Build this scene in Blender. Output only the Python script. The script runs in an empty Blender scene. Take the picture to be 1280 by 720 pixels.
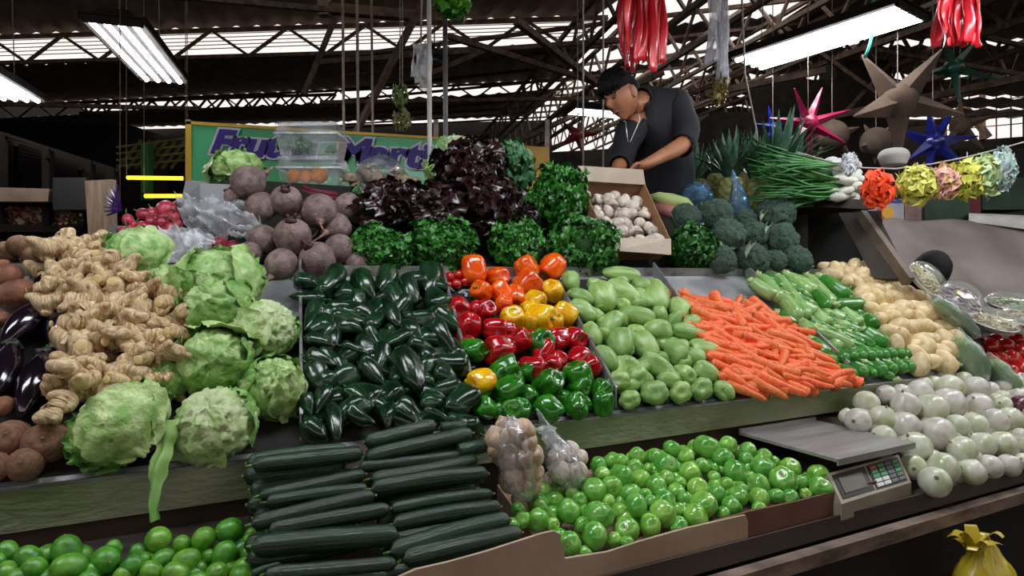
import bpy, bmesh, math, random
from math import sin, cos, pi, exp, radians
from mathutils import Vector, Matrix, noise
random.seed(7)
R = random.Random(11)
scene = bpy.context.scene
COL = scene.collection

# ------------------------------------------------------------------ camera, world, exposure
FOC, CX, CY, CAMH = 780.0, 640.0, 345.0, 1.45
cam_data = bpy.data.cameras.new('camera')
cam_data.sensor_width = 36.0
cam_data.lens = 36.0 * FOC / 1280.0
cam_data.shift_y = -(360.0 - CY) / 1280.0
cam_data.clip_start = 0.05
cam_data.clip_end = 200
cam = bpy.data.objects.new('camera', cam_data)
COL.objects.link(cam)
cam.location = (0, 0, CAMH)
cam.rotation_euler = (radians(90), 0, 0)
scene.camera = cam

world = bpy.data.worlds.new('overcast_sky')
scene.world = world
world.use_nodes = True
bg = world.node_tree.nodes['Background']
bg.inputs[0].default_value = (0.97, 0.87, 0.81, 1)
bg.inputs[1].default_value = 1.12

vs = scene.view_settings
vs.view_transform = 'Standard'
vs.look = 'None'
vs.gamma = 1.0
vs.use_curve_mapping = False
vs.exposure = 0.12
TUBE_POWER = 31.0        # radiance of the fluorescent tubes

# ------------------------------------------------------------------ pixel -> place helpers
U = Vector((0.8944, 0.4472, 0)); V = Vector((-0.4472, 0.8944, 0)); Z = Vector((0, 0, 1))
O = Vector((0, 1.5, 0)); CAM = Vector((0, 0, CAMH))
BIN = (1.085, 0.716)                 # height of the sloping bins: z = a + b*v
def W(u, v, z): return O + U * u + V * v + Z * z
def ray(px, py): return Vector(((px - CX) / FOC, 1.0, (CY - py) / FOC))
def at(px, py, t): return CAM + ray(px, py) * t
def on_heap(px, py, heap, h=0.0):
    d = ray(px, py); dv = d.dot(V)
    a, b = heap
    t = (a - b * O.dot(V) + h - CAMH) / (d.z - b * dv)
    return CAM + d * t
def on_v(px, py, v):
    d = ray(px, py)
    return CAM + d * ((v + O.dot(V)) / d.dot(V))
def on_z(px, py, z):
    d = ray(px, py)
    return CAM + d * ((z - CAMH) / d.z)
def proj(P): return CX + FOC * P.x / P.y, CY - FOC * (P.z - CAMH) / P.y
def loc(P): q = P - O; return q.dot(U), q.dot(V), P.z

# ------------------------------------------------------------------ materials
def lin(h):
    h = h.lstrip('#'); c = [int(h[i:i + 2], 16) / 255 for i in (0, 2, 4)]
    return tuple(x / 12.92 if x <= .04045 else ((x + .055) / 1.055) ** 2.4 for x in c) + (1,)
_m = {}
def mat(name, c1, c2=None, rough=.5, scale=8.0, coat=0.0, bump=0.0, bscale=None, metal=0.0, vary=0.0,
        stretch=(1, 1, 1), spec=.5, lo=.35, hi=.65, detail=4.0, sss=0.0, trans=0.0, hue=0.0, emit=None):
    if name in _m: return _m[name]
    m = bpy.data.materials.new(name); m.use_nodes = True
    nt = m.node_tree; N = nt.nodes; L = nt.links
    p = N['Principled BSDF']
    p.inputs['Roughness'].default_value = rough
    p.inputs['Metallic'].default_value = metal
    p.inputs['Specular IOR Level'].default_value = spec
    p.inputs['Coat Weight'].default_value = coat
    p.inputs['Coat Roughness'].default_value = .12
    if sss:
        p.inputs['Subsurface Weight'].default_value = sss
        p.inputs['Subsurface Radius'].default_value = (.01, .01, .005)
    if trans: p.inputs['Transmission Weight'].default_value = trans
    if emit:
        p.inputs['Emission Color'].default_value = lin(c1)
        p.inputs['Emission Strength'].default_value = emit
    tc = N.new('ShaderNodeTexCoord'); mp = N.new('ShaderNodeMapping')
    mp.inputs['Scale'].default_value = stretch
    L.new(tc.outputs['Object'], mp.inputs['Vector'])
    col = None
    if c2:
        nz = N.new('ShaderNodeTexNoise'); nz.inputs['Scale'].default_value = scale
        nz.inputs['Detail'].default_value = detail
        L.new(mp.outputs[0], nz.inputs['Vector'])
        cr = N.new('ShaderNodeValToRGB')
        cr.color_ramp.elements[0].position = lo; cr.color_ramp.elements[0].color = lin(c1)
        cr.color_ramp.elements[1].position = hi; cr.color_ramp.elements[1].color = lin(c2)
        L.new(nz.outputs['Fac'], cr.inputs[0]); col = cr.outputs[0]
    else:
        rgb = N.new('ShaderNodeRGB'); rgb.outputs[0].default_value = lin(c1); col = rgb.outputs[0]
    if vary or hue:
        oi = N.new('ShaderNodeObjectInfo'); hs = N.new('ShaderNodeHueSaturation')
        mr = N.new('ShaderNodeMapRange')
        mr.inputs['To Min'].default_value = 1 - vary; mr.inputs['To Max'].default_value = 1 + vary
        L.new(oi.outputs['Random'], mr.inputs['Value']); L.new(mr.outputs[0], hs.inputs['Value'])
        m2 = N.new('ShaderNodeMapRange')
        m2.inputs['To Min'].default_value = .5 + hue; m2.inputs['To Max'].default_value = .5 - hue
        L.new(oi.outputs['Random'], m2.inputs['Value']); L.new(m2.outputs[0], hs.inputs['Hue'])
        L.new(col, hs.inputs['Color']); col = hs.outputs[0]
    L.new(col, p.inputs['Base Color'])
    if bump:
        nb = N.new('ShaderNodeTexNoise'); nb.inputs['Scale'].default_value = bscale or scale * 3
        nb.inputs['Detail'].default_value = 5
        L.new(mp.outputs[0], nb.inputs['Vector'])
        b = N.new('ShaderNodeBump'); b.inputs['Strength'].default_value = bump
        b.inputs['Distance'].default_value = .02
        L.new(nb.outputs['Fac'], b.inputs['Height']); L.new(b.outputs[0], p.inputs['Normal'])
    _m[name] = m
    return m
def film(name, white=.12, gloss=.25, tint='#ffffff', rough=.12):
    """thin clear plastic: mostly see-through, partly glossy and a little milky"""
    m = bpy.data.materials.new(name); m.use_nodes = True
    nt = m.node_tree; N = nt.nodes; L = nt.links; N.clear()
    out = N.new('ShaderNodeOutputMaterial')
    tr = N.new('ShaderNodeBsdfTransparent'); gl = N.new('ShaderNodeBsdfGlossy'); df = N.new('ShaderNodeBsdfDiffuse')
    tl = N.new('ShaderNodeBsdfTranslucent')
    gl.inputs['Roughness'].default_value = rough
    for n in (gl, df, tl): n.inputs['Color'].default_value = lin(tint)
    dd = N.new('ShaderNodeMixShader'); dd.inputs[0].default_value = .4
    L.new(df.outputs[0], dd.inputs[1]); L.new(tl.outputs[0], dd.inputs[2])
    a = N.new('ShaderNodeMixShader')
    nz = N.new('ShaderNodeTexNoise'); nz.inputs['Scale'].default_value = 14; nz.inputs['Detail'].default_value = 4
    tc = N.new('ShaderNodeTexCoord'); L.new(tc.outputs['Object'], nz.inputs['Vector'])
    mr = N.new('ShaderNodeMapRange'); mr.inputs['From Min'].default_value = .35; mr.inputs['From Max'].default_value = .65
    mr.inputs['To Min'].default_value = white * .4; mr.inputs['To Max'].default_value = white * 1.8
    L.new(nz.outputs['Fac'], mr.inputs['Value']); L.new(mr.outputs[0], a.inputs[0])
    L.new(tr.outputs[0], a.inputs[1]); L.new(dd.outputs[0], a.inputs[2])
    b = N.new('ShaderNodeMixShader')
    lw = N.new('ShaderNodeLayerWeight'); lw.inputs['Blend'].default_value = .35
    mg = N.new('ShaderNodeMath'); mg.operation = 'MULTIPLY'; mg.inputs[1].default_value = gloss * 2
    mg.use_clamp = True
    L.new(lw.outputs['Facing'], mg.inputs[0]); L.new(mg.outputs[0], b.inputs[0])
    L.new(a.outputs[0], b.inputs[1]); L.new(gl.outputs[0], b.inputs[2])
    L.new(b.outputs[0], out.inputs['Surface'])
    return m

# ------------------------------------------------------------------ mesh helpers
class MB:
    def __init__(s): s.v = []; s.f = []
    def add(s, vs, fs):
        n = len(s.v); s.v += [tuple(x) for x in vs]; s.f += [tuple(i + n for i in f) for f in fs]; return s
    def box(s, c, size, rot=None):
        rot = rot or Matrix.Identity(3); c = Vector(c)
        vs = [c + rot @ Vector((x * size[0] / 2, y * size[1] / 2, z * size[2] / 2)) for x in (-1, 1) for y in (-1, 1) for z in (-1, 1)]
        return s.add(vs, [(0, 1, 3, 2), (4, 6, 7, 5), (0, 4, 5, 1), (2, 3, 7, 6), (0, 2, 6, 4), (1, 5, 7, 3)])
    def hexa(s, bot, top):
        return s.add(list(bot) + list(top), [(3, 2, 1, 0), (4, 5, 6, 7), (0, 1, 5, 4), (1, 2, 6, 5), (2, 3, 7, 6), (3, 0, 4, 7)])
    def slab(s, quad, th):
        """a quad given thickness along its normal"""
        q = [Vector(x) for x in quad]; n = (q[1] - q[0]).cross(q[-1] - q[0]).normalized() * th
        k = len(q)
        return s.add(q + [x - n for x in q], [tuple(range(k)), tuple(range(2 * k - 1, k - 1, -1))] + [(i, i + k, (i + 1) % k + k, (i + 1) % k) for i in range(k)])
    def bar(s, a, b, w, h=None, seg=4):
        a, b = Vector(a), Vector(b); h = h or w
        d = (b - a).normalized(); up = Z if abs(d.z) < .95 else Vector((1, 0, 0))
        x = d.cross(up).normalized(); y = x.cross(d)
        if seg == 4: offs = [(-w / 2, -h / 2), (w / 2, -h / 2), (w / 2, h / 2), (-w / 2, h / 2)]
        else: offs = [(cos(2 * pi * i / seg) * w / 2, sin(2 * pi * i / seg) * h / 2) for i in range(seg)]
        vs = [a + x * o[0] + y * o[1] for o in offs] + [b + x * o[0] + y * o[1] for o in offs]
        n = len(offs)
        return s.add(vs, [tuple(range(n - 1, -1, -1)), tuple(range(n, 2 * n))] + [(i, (i + 1) % n, (i + 1) % n + n, i + n) for i in range(n)])
    def tube(s, pts, rad, seg=8, cap=True):
        pts = [Vector(p) for p in pts]; n = len(pts)
        rads = rad if isinstance(rad, (list, tuple)) else [rad] * n
        prev = None; vs = []
        for i, p in enumerate(pts):
            d = (pts[min(i + 1, n - 1)] - pts[max(i - 1, 0)]).normalized()
            if prev is None:
                up = Z if abs(d.z) < .9 else Vector((1, 0, 0)); x = d.cross(up).normalized()
            else: x = (prev - d * prev.dot(d)).normalized()
            prev = x; y = d.cross(x)
            vs += [p + (x * cos(2 * pi * k / seg) + y * sin(2 * pi * k / seg)) * rads[i] for k in range(seg)]
        fs = [(i * seg + k, i * seg + (k + 1) % seg, (i + 1) * seg + (k + 1) % seg, (i + 1) * seg + k) for i in range(n - 1) for k in range(seg)]
        if cap: fs += [tuple(range(seg - 1, -1, -1)), tuple((n - 1) * seg + k for k in range(seg))]
        return s.add(vs, fs)
    def grid(s, fn, nu, nv):
        vs = [fn(i / nu, j / nv) for i in range(nu + 1) for j in range(nv + 1)]
        return s.add(vs, [(i * (nv + 1) + j, (i + 1) * (nv + 1) + j, (i + 1) * (nv + 1) + j + 1, i * (nv + 1) + j + 1) for i in range(nu) for j in range(nv)])
    def lathe(s, fn, rings=14, seg=18, rmul=None, post=None):
        """fn(t)->(r, z) for t 0..1 from top to bottom"""
        vs = []; fs = []
        r0, z0 = fn(0.0); r1, z1 = fn(1.0)
        vs.append(Vector((0, 0, z0)))
        for i in range(1, rings):
            t = i / rings; r, z = fn(t)
            for k in range(seg):
                th = 2 * pi * k / seg; q = r * (rmul(th, t) if rmul else 1)
                vs.append(Vector((q * cos(th), q * sin(th), z)))
        vs.append(Vector((0, 0, z1))); last = len(vs) - 1
        if post: vs = [post(v) for v in vs]
        for k in range(seg):
            k2 = (k + 1) % seg
            fs.append((0, 1 + k, 1 + k2))
            fs.append((last, 1 + (rings - 2) * seg + k2, 1 + (rings - 2) * seg + k))
        for i in range(rings - 2):
            for k in range(seg):
                k2 = (k + 1) % seg; a = 1 + i * seg
                fs.append((a + k, a + seg + k, a + seg + k2, a + k2))
        return s.add(vs, fs)
    def mesh(s, name, m, smooth=True):
        me = bpy.data.meshes.new(name)
        me.from_pydata(s.v, [], s.f)
        if smooth: me.polygons.foreach_set('use_smooth', [True] * len(me.polygons))
        for x in (m if isinstance(m, (list, tuple)) else [m]): me.materials.append(x)
        me.update(); return me
    def obj(s, name, m, parent=None, smooth=True, link=True):
        o = bpy.data.objects.new(name, s.mesh(name, m, smooth))
        if link: COL.objects.link(o)
        if parent is not None: o.parent = parent
        return o
def tag(o, label=None, cat=None, group=None, kind=None):
    if label: o['label'] = label
    if cat: o['category'] = cat
    if group: o['group'] = group
    if kind: o['kind'] = kind
    return o
def struct(name, mb, m, parent=None, smooth=False):
    o = mb.obj(name, m, parent, smooth)
    if parent is None: o['kind'] = 'structure'
    return o
def empty(name, location, label, cat, group=None, rot=None):
    o = bpy.data.objects.new(name, None); COL.objects.link(o)
    o.empty_display_size = .05
    M = (rot or Matrix.Identity(3)).to_4x4(); M.translation = Vector(location)
    o.matrix_world = M
    return tag(o, label, cat, group)

# templates: a body mesh and its part meshes; spawn() copies them all
class Kind:
    def __init__(s, name, body, bmat, parts=(), cat=None, group=None, smooth=True):
        s.cat, s.group = cat, group
        s.root = body.obj(name, bmat, link=False, smooth=smooth)
        s.parts = []
        for p in parts:
            s.parts.append(p[1].obj(p[0], p[2], link=False, smooth=p[3] if len(p) > 3 else True))
TEMPL = []
def basis(axis, roll=0.0):
    a = Vector(axis).normalized()
    up = Vector((0, 0, 1)) if abs(a.z) < .95 else Vector((1, 0, 0))
    x = up.cross(a).normalized(); y = a.cross(x)
    return Matrix((x, y, a)).transposed() @ Matrix.Rotation(roll, 3, 'Z')
def spawn(kind, P, rot, scale, label=None, group=None, cat=None, parts=True):
    if kind not in TEMPL: TEMPL.append(kind)
    o = kind.root.copy(); COL.objects.link(o)
    if not hasattr(scale, '__len__'): scale = (scale,) * 3
    M = Matrix.Translation(P) @ rot.to_4x4() @ Matrix.Diagonal((*scale, 1))
    o.matrix_world = M
    for c in (kind.parts if parts else ()):
        d = c.copy(); COL.objects.link(d); d.parent = o
    tag(o, label, cat or kind.cat, group or kind.group)
    return o
def rnd_dir(zmin=-.2):
    while True:
        d = Vector((R.uniform(-1, 1), R.uniform(-1, 1), R.uniform(zmin, 1)))
        if .1 < d.length < 1: return d.normalized()
ORD = ['zeroth', 'first', 'second', 'third', 'fourth', 'fifth', 'sixth', 'seventh', 'eighth', 'ninth', 'tenth', 'eleventh', 'twelfth',
       'thirteenth', 'fourteenth', 'fifteenth', 'sixteenth', 'seventeenth', 'eighteenth', 'nineteenth', 'twentieth', 'twenty-first',
       'twenty-second', 'twenty-third', 'twenty-fourth', 'twenty-fifth', 'twenty-sixth', 'twenty-seventh', 'twenty-eighth', 'twenty-ninth', 'thirtieth']
ORD += ['thirty-' + x for x in ORD[1:10]] + ['fortieth'] + ['forty-' + x for x in ORD[1:10]]
def label_rows(objs, band, fmt, reverse=False):
    """labels each thing of a heap by its row up from the front edge and its place in the row"""
    it = []
    for o in objs:
        x, y = proj(o.matrix_world.translation); it.append((y + .11 * (x - 640), x, o))   # rows run with the stall's edge
    it.sort(key=lambda q: -q[0]); rows = []; cur = []; y0 = None
    for q in it:
        if y0 is None or y0 - q[0] > band:
            if cur: rows.append(cur)
            cur = []; y0 = q[0]
        cur.append(q)
    if cur: rows.append(cur)
    for r, row in enumerate(rows):
        row.sort(key=lambda q: q[1], reverse=reverse)
        for k, q in enumerate(row): q[2]['label'] = fmt.format(n=ORD[k + 1], r=ORD[r + 1])
def inpoly(x, y, poly):
    c = False; n = len(poly)
    for i in range(n):
        x1, y1 = poly[i]; x2, y2 = poly[(i + 1) % n]
        if (y1 > y) != (y2 > y) and x < (x2 - x1) * (y - y1) / (y2 - y1) + x1: c = not c
    return c
def scatter(poly, heap, h, spacing, jitter=.25, shift=(0, 0), sv=1.0):
    """points of a jittered hexagonal grid on the heap's sloping surface, inside the outline"""
    pts = [loc(on_heap(x, y, heap, h)) for x, y in poly]
    u0, u1 = min(p[0] for p in pts), max(p[0] for p in pts); v0, v1 = min(p[1] for p in pts), max(p[1] for p in pts)
    out = []; dv = spacing * .87 * sv / math.sqrt(1 + heap[1] ** 2); row = 0; v = v0 + shift[1] * spacing
    while v < v1 + dv:
        u = u0 + (spacing / 2 if row % 2 else 0) + shift[0] * spacing - spacing
        while u < u1 + spacing:
            uu = u + R.uniform(-1, 1) * jitter * spacing; vv = v + R.uniform(-1, 1) * jitter * dv
            P = W(uu, vv, heap[0] + heap[1] * vv + h)
            if inpoly(*proj(P), poly): out.append(P)
            u += spacing
        v += dv; row += 1
    return out
def noisev(p, sc, seed=0.0): return noise.noise(Vector((p[0] * sc + seed, p[1] * sc + seed * 1.7, p[2] * sc - seed)))

# ------------------------------------------------------------------ common materials
M_STEEL = mat('galvanised_steel', '#b0b2b4', '#7c7e7e', rough=.38, scale=5, metal=.45, bump=.15, bscale=40)
M_STEEL_EDGE = mat('steel_edge', '#c9cbc9', '#8e908c', rough=.3, scale=20, metal=.8)
M_FASCIA = mat('fascia_steel_green_reflection', '#a6a892', '#74855a', rough=.5, scale=2.2, metal=.35, bump=.2, bscale=30, stretch=(1, 1, 3), lo=.4, hi=.6)  # olive green puts the fascia's green reflection into the steel colour
M_DARKWOOD = mat('dark_wood', '#3a2a20', '#1d140f', rough=.7, scale=6, bump=.3, stretch=(1, 1, 8))
M_WOOD = mat('grey_wood', '#7d6e5e', '#4d4238', rough=.7, scale=5, bump=.3, stretch=(1, 6, 6))
M_CARD = mat('cardboard', '#9a7d66', '#85695a', rough=.85, scale=6, bump=.1)
M_CARD_PALE = mat('pale_cardboard', '#c2ab93', '#a99079', rough=.85, scale=5, bump=.1)
M_BLACK = mat('black_plastic', '#101010', rough=.5)
M_DARK = mat('near_black', '#17130f', '#0d0a08', rough=.8, scale=3)
# ================================================================== STRUCTURE
M_FLOOR = mat('concrete_floor', '#3a3632', '#24211e', rough=.6, scale=1.5, bump=.1)
M_ROOF = mat('corrugated_roof', '#a3948b', '#7d7068', rough=.75, scale=2, bump=.0)
M_ROOF2 = mat('translucent_roof', '#8c8590', '#6c6670', rough=.6, scale=2)
M_TRUSS = mat('rusty_truss_steel', '#86705f', '#54433a', rough=.7, scale=12)
M_TRUSS2 = mat('pale_truss_steel', '#b5a598', '#8c7d70', rough=.6, scale=12)
M_WALL = mat('dark_hall_wall', '#1f1a17', '#120f0d', rough=.9, scale=1.2)  # dark brown wall colour with slight noise

struct('floor', MB().slab([(-16, -8, 0), (18, -8, 0), (18, 26, 0), (-16, 26, 0)], .1), M_FLOOR)
struct('floor', MB().slab([W(-4, 1.25, .62), W(3.0, 1.25, .62), W(3.0, 4.0, .62), W(-4, 4.0, .62)], .08), M_DARKWOOD).name = 'floor_platform'

def corrug(quad, n, amp, th=.01):
    """corrugated sheet over a quad a,b,c,d; ridges run a->d"""
    a, b, c, d = [Vector(q) for q in quad]; nn = (b - a).cross(d - a).normalized()
    mb = MB(); k = n * 4
    def f(s, t):
        p = a.lerp(b, s).lerp(d.lerp(c, s), t)
        return p + nn * (amp * sin(2 * pi * n * s))
    mb.grid(f, k, 1)
    return mb
# sawtooth roof: dark sheets with open glazed steps between them
def sheet(name, quad, n=30, m=None, amp=.03):
    o = struct(name, corrug(quad, n, amp), m or M_ROOF, smooth=True); return o
sheet('ceiling', [(-16, -7, 5.6), (9, -7, 5.6), at(745, 20, 9.6), at(-700, 66, 11.2)], 60)
sheet('ceiling', [at(-700, 106, 11.2), at(745, 54, 9.6), at(700, 100, 16), at(-420, 150, 17.5)], 60)
sheet('ceiling', [at(-420, 170, 17.5), at(700, 113, 16), at(660, 146, 26), at(-200, 168, 27)], 60)
# right-hand roof slope with narrow open slits
qa, qb, qc, qd = at(1110, -60, 7.0), at(1750, -60, 7.0), at(1500, 150, 17), at(800, 142, 20)
for s0, s1 in ((-.6, .30), (.33, .52), (.56, .72), (.745, .86), (.88, 1.0)):
    a0 = qa.lerp(qd, s0); b0 = qb.lerp(qc, s0); a1 = qa.lerp(qd, s1); b1 = qb.lerp(qc, s1)
    sheet('ceiling', [a0, b0, b1, a1], 24)
# translucent panels of the middle bay
for k, (f0, f1) in enumerate(((.04, .16), (.24, .40), (.5, .58), (.70, .80))):
    A0, A1 = at(690, 150, 22), at(860, -60, 6.6); B0, B1 = at(800, 130, 20), at(1110, -60, 7.0)
    sheet('ceiling', [A0.lerp(A1, f0), B0.lerp(B1, f0), B0.lerp(B1, f1), A0.lerp(A1, f1)], 10, M_ROOF2, .02)
ceil_names = 1
# walls; the side walls are added to keep stray daylight out
struct('wall_back', MB().slab([at(-300, 172, 27), at(-300, 172 + 0, 27) * 1 + Vector((0, 0, -9)), at(690, 190, 27) + Vector((0, 0, -9)), at(690, 150, 27)], .1)
       .slab([at(690, 190, 27), at(690, 190, 27) + Vector((0, 0, -9)), at(1180, 182, 20) + Vector((0, 0, -8)), at(1180, 150, 20), at(800, 140, 26), at(760, 186, 26)], .1), M_WALL)
struct('wall_left', MB().slab([(-15, -8, 0), (-15, -8, 6), (-15, 28, 7.5), (-15, 28, 0)], .1), M_WALL)
struct('wall_right', MB().slab([(15.5, -8, 0), (15.5, -8, 6), (15.5, 18, 6.0), (15.5, 18, 0)], .1)
       .slab([at(1180, 178, 20), at(1180, 178, 20) + Vector((0, 0, -7)), at(1420, 172, 15) + Vector((0, 0, -6)), at(1420, 160, 15)], .1)
       .slab([at(1180, 100, 20), at(1180, 122, 20), at(1420, 92, 15), at(1420, 60, 15)], .1), M_WALL)
mb = MB()
for k in range(13):
    f = k / 12; a = at(1180, 178, 20).lerp(at(1420, 160, 15), f); b = at(1180, 118, 20).lerp(at(1420, 86, 15), f)
    mb.bar(a, b, .12 if k % 3 == 0 else .03)
for f in (.25, .5, .75): mb.bar(at(1180, 178, 20).lerp(at(1180, 118, 20), f), at(1420, 160, 15).lerp(at(1420, 86, 15), f), .03)
mb.bar(at(1195, 120, 19), at(1236, 172, 18.8), .16)
struct('window_1', mb, M_TRUSS)
struct('wall_front', MB().slab([(-16, -8, 0), (18, -8, 0), (18, -8, 3.3), (-16, -8, 3.3)], .1), M_WALL)  # unseen wall behind the camera, its height shaped to limit daylight fill

def truss(p0, p1, h, n, w=.07, m=None, dw=None, name='roof_truss', vert=False, double=False):
    p0, p1 = Vector(p0), Vector(p1); mb = MB(); dn = Vector((0, 0, -h))
    mb.bar(p0, p1, w); mb.bar(p0 + dn, p1 + dn, w)
    for k in range(n):
        a = p0.lerp(p1, k / n); b = p0.lerp(p1, (k + 1) / n); c = p0.lerp(p1, (k + .5) / n) + dn
        mb.bar(a, c, dw or w * .7); mb.bar(c, b, dw or w * .7)
        if vert: mb.bar(p0.lerp(p1, (k + .5) / n), c, dw or w * .7)
    return struct(name, mb, m or M_TRUSS)
# trusses along the two glazed steps
truss(at(-600, 66, 10.8), at(760, 22, 9.4), .42, 15, .06)
truss(at(-400, 150, 16.9), at(720, 100, 15.6), .36, 24, .05)
truss(at(100, 128, 14.5), at(420, 118, 14.2), .25, 14, .06, M_TRUSS2)
# louvres in the glazed step
mb = MB()
for k in range(5):
    mb.bar(at(-600, 70 + 5 * k, 11.25), at(745, 27 + 4.4 * k, 9.7), .018, .01)
struct('window_2', mb, M_TRUSS2)
# trusses running away from the camera on the right half
for i in range(7):
    truss(at(590 + 30 * i, 185 - 3 * i, 22), at(790 + 95 * i, -60 - 8 * i, 6.3), .5, 16, .055, M_TRUSS2 if i % 2 else M_TRUSS, .035)
for i in range(4):
    truss(at(800 + 95 * i, 138, 19), at(1190 + 100 * i, -40, 7), .55, 14, .07, M_TRUSS, .04)
mb = MB()
for k in range(9):
    f = k / 8
    mb.bar(at(430, 160, 24).lerp(at(430, 70, 9), f), at(800, 140, 20).lerp(at(1150, -20, 8), f) , .05)
struct('roof_purlin', mb, M_TRUSS)
mb = MB()
for a, b, t0, t1, w in (((560, 45), (748, 104), 7, 8, .06), ((645, 26), (745, 104), 6.5, 8, .07), ((400, 10), (520, 20), 6, 6.2, .09), ((180, -8), (430, 14), 5.5, 6, .05),
                        ((530, 0), (440, 175), 5.5, 6, .05), ((400, 128), (800, 122), 9, 9.5, .05), ((400, 78), (780, 50), 8, 8.2, .06),
                        ((520, 100), (610, 62), 8, 8, .06), ((380, 118), (420, 20), 7, 7, .05),
                        ((600, 200), (830, 90), 9, 8, .06), ((690, 185), (1010, 60), 9, 7, .05), ((760, 120), (860, 140), 8, 8, .05), ((0, 130), (250, 136), 10, 10, .06),
                        ((880, 118), (1030, 88), 6, 6, .06), ((1020, 150), (1290, 95), 9, 8, .09), ((1080, 60), (1290, 95), 9, 8, .05), ((960, 20), (1100, 120), 8, 8, .05),
                        ((1040, 165), (1290, 140), 11, 9, .07), ((1130, 60), (1010, 190), 9, 9, .05), ((1160, 30), (1290, 60), 8, 8, .05)):
    mb.bar(at(*a, t0), at(*b, t1), w)
struct('roof_brace', mb, M_TRUSS)
mb = MB()
for x, y1, t, w in ((428, 178, 5, .018), (446, 178, 5.2, .02), (464, 178, 5.4, .018), (404, 20, 6, .1)):
    mb.bar(at(x, -30, t), at(x + 2, y1, t), w)
struct('roof_hanger', mb, M_TRUSS2)

# ================================================================== LAMPS
M_TUBE = mat('fluorescent_tube', '#f4f8ff', emit=TUBE_POWER)
M_TUBE_DIM = mat('distant_tube', '#f4f8ff', emit=3.0)
M_YTUBE = mat('yellow_tube', '#ffe23a', emit=1.6)
M_LAMPMETAL = mat('lamp_sheet_metal', '#33302e', '#292725', rough=1.0, scale=5, spec=0.0)
def lamp(c, d, label, n=4, L=1.2, w=.32, tm=None):
    """open fluorescent batten lamp: tray, tubes, end plates, hanging wires"""
    c = Vector(c); d = Vector((d[0], d[1], 0)).normalized(); s = Vector((d.y, -d.x, 0))
    rot = Matrix((s, d, Z)).transposed()
    o = empty('fluorescent_lamp', c, label, 'lamp', 'fluorescent lamps', rot)
    mb = MB(); mb.box((0, 0, .035), (w + .03, L + .04, .012)); mb.box((-w / 2 - .02, 0, .02), (.012, L + .04, .05)); mb.box((w / 2 + .02, 0, .02), (.012, L + .04, .05))
    mb.obj('reflector_tray', M_LAMPMETAL, o, False)
    MB().hexa([(-w * .42, -L / 2, .04), (w * .42, -L / 2, .04), (w * .42, L / 2, .04), (-w * .42, L / 2, .04)], [(-w * .25, -L / 2 + .05, .1), (w * .25, -L / 2 + .05, .1), (w * .25, L / 2 - .05, .1), (-w * .25, L / 2 - .05, .1)]).obj('ballast_cover', M_LAMPMETAL, o, False)
    for k in range(n):
        x = (k - (n - 1) / 2) * w / n
        MB().tube([(x, -L / 2 + .01, -.012), (x, L / 2 - .01, -.012)], .016, 10).obj('tube', tm or M_TUBE, o)
    for e in (-1, 1):
        MB().box((0, e * L / 2, .01), (w + .02, .02, .06)).obj('end_plate', M_LAMPMETAL, o, False)
        MB().tube([(0, e * L / 2 * .8, .1), (0, e * L / 2 * .6, 2.2)], .004, 5).obj('hanging_wire', M_TRUSS2, o)
    return o
lamp(at(177, 68, 4.45), (-.283, 1), 'lit four-tube fluorescent lamp hanging above the green banner')
lamp(at(1026, 50, 4.5), (-.70, 1), 'lit four-tube fluorescent lamp hanging beside the white ribbons', w=.42)
lamp(at(-22, 96, 4.6), (-.283, 1), 'lit fluorescent lamp at the very edge of the photo, beside the dark stall')
lamp(at(752, 141, 8.4), (.9, .25), 'small lit fluorescent lamp behind the vendor\'s face', n=3, L=.9, tm=M_TUBE_DIM)
lamp((-1.55, .45, 2.75), (.894, .447), 'added unseen fluorescent lamp above the eggplants, out of the picture')  # this and the next three: unseen lamps added to light the produce
lamp((.05, 1.22, 2.75), (.894, .447), 'added unseen fluorescent lamp above the bell peppers, out of the picture')
lamp((1.75, 2.05, 2.75), (.894, .447), 'added unseen fluorescent lamp above the carrots, out of the picture')
lamp((3.3, 2.85, 2.75), (.894, .447), 'added unseen fluorescent lamp above the onions, out of the picture')
for (x0, y0, x1, y1, txt) in ((158, 222, 232, 223, 'yellow glowing tube beside the green banner, the longer upper one'), (180, 245, 234, 245, 'yellow glowing tube beside the green banner, the lower one')):
    a, b = at(x0, y0, 7), at(x1, y1, 7)
    o = MB().tube([a, b], .022, 8).obj('glowing_tube', M_YTUBE); tag(o, txt, 'lamp', 'yellow tubes by the banner')
    for e in (a, b):
        MB().tube([e, e + Vector((0, 0, 3.2))], .005, 5).obj('hanging_wire', M_TRUSS2, o)
        MB().bar(e + Vector((-.01, 0, 0)), e + Vector((.01, 0, 0)), .06).obj('tube_socket', M_BLACK, o)

# ================================================================== STALL FURNITURE
UL, UR = -1.45, 2.42              # ends of the sloping display along the stall
UD = UR
def S(u, v, h=0.0): return W(u, v, BIN[0] + BIN[1] * v + h)
uR = loc(on_heap(1185, 462, BIN))[0]; uRb = uR
st = empty('display_stand', W(0, .1, 0), 'sloping galvanised steel display stand that holds the vegetable bins', 'display stand')
def child(o, p):
    o.parent = p; o.matrix_parent_inverse = p.matrix_world.inverted(); return o
mb = MB().slab([S(UL, 0), S(uR, 0), S(uR, .51), S(UL, .51)], .02)
child(mb.obj('sloping_deck', M_STEEL, None, False), st)
mb = MB().hexa([W(UL, -.012, 1.013), W(uR, -.012, 1.013), W(uR, .03, 1.013), W(UL, .03, 1.013)], [W(UL, -.012, 1.086), W(uR, -.012, 1.086), W(uR, .0, 1.086), W(UL, .0, 1.086)])
child(mb.obj('front_fascia', M_FASCIA, None, False), st)
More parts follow.
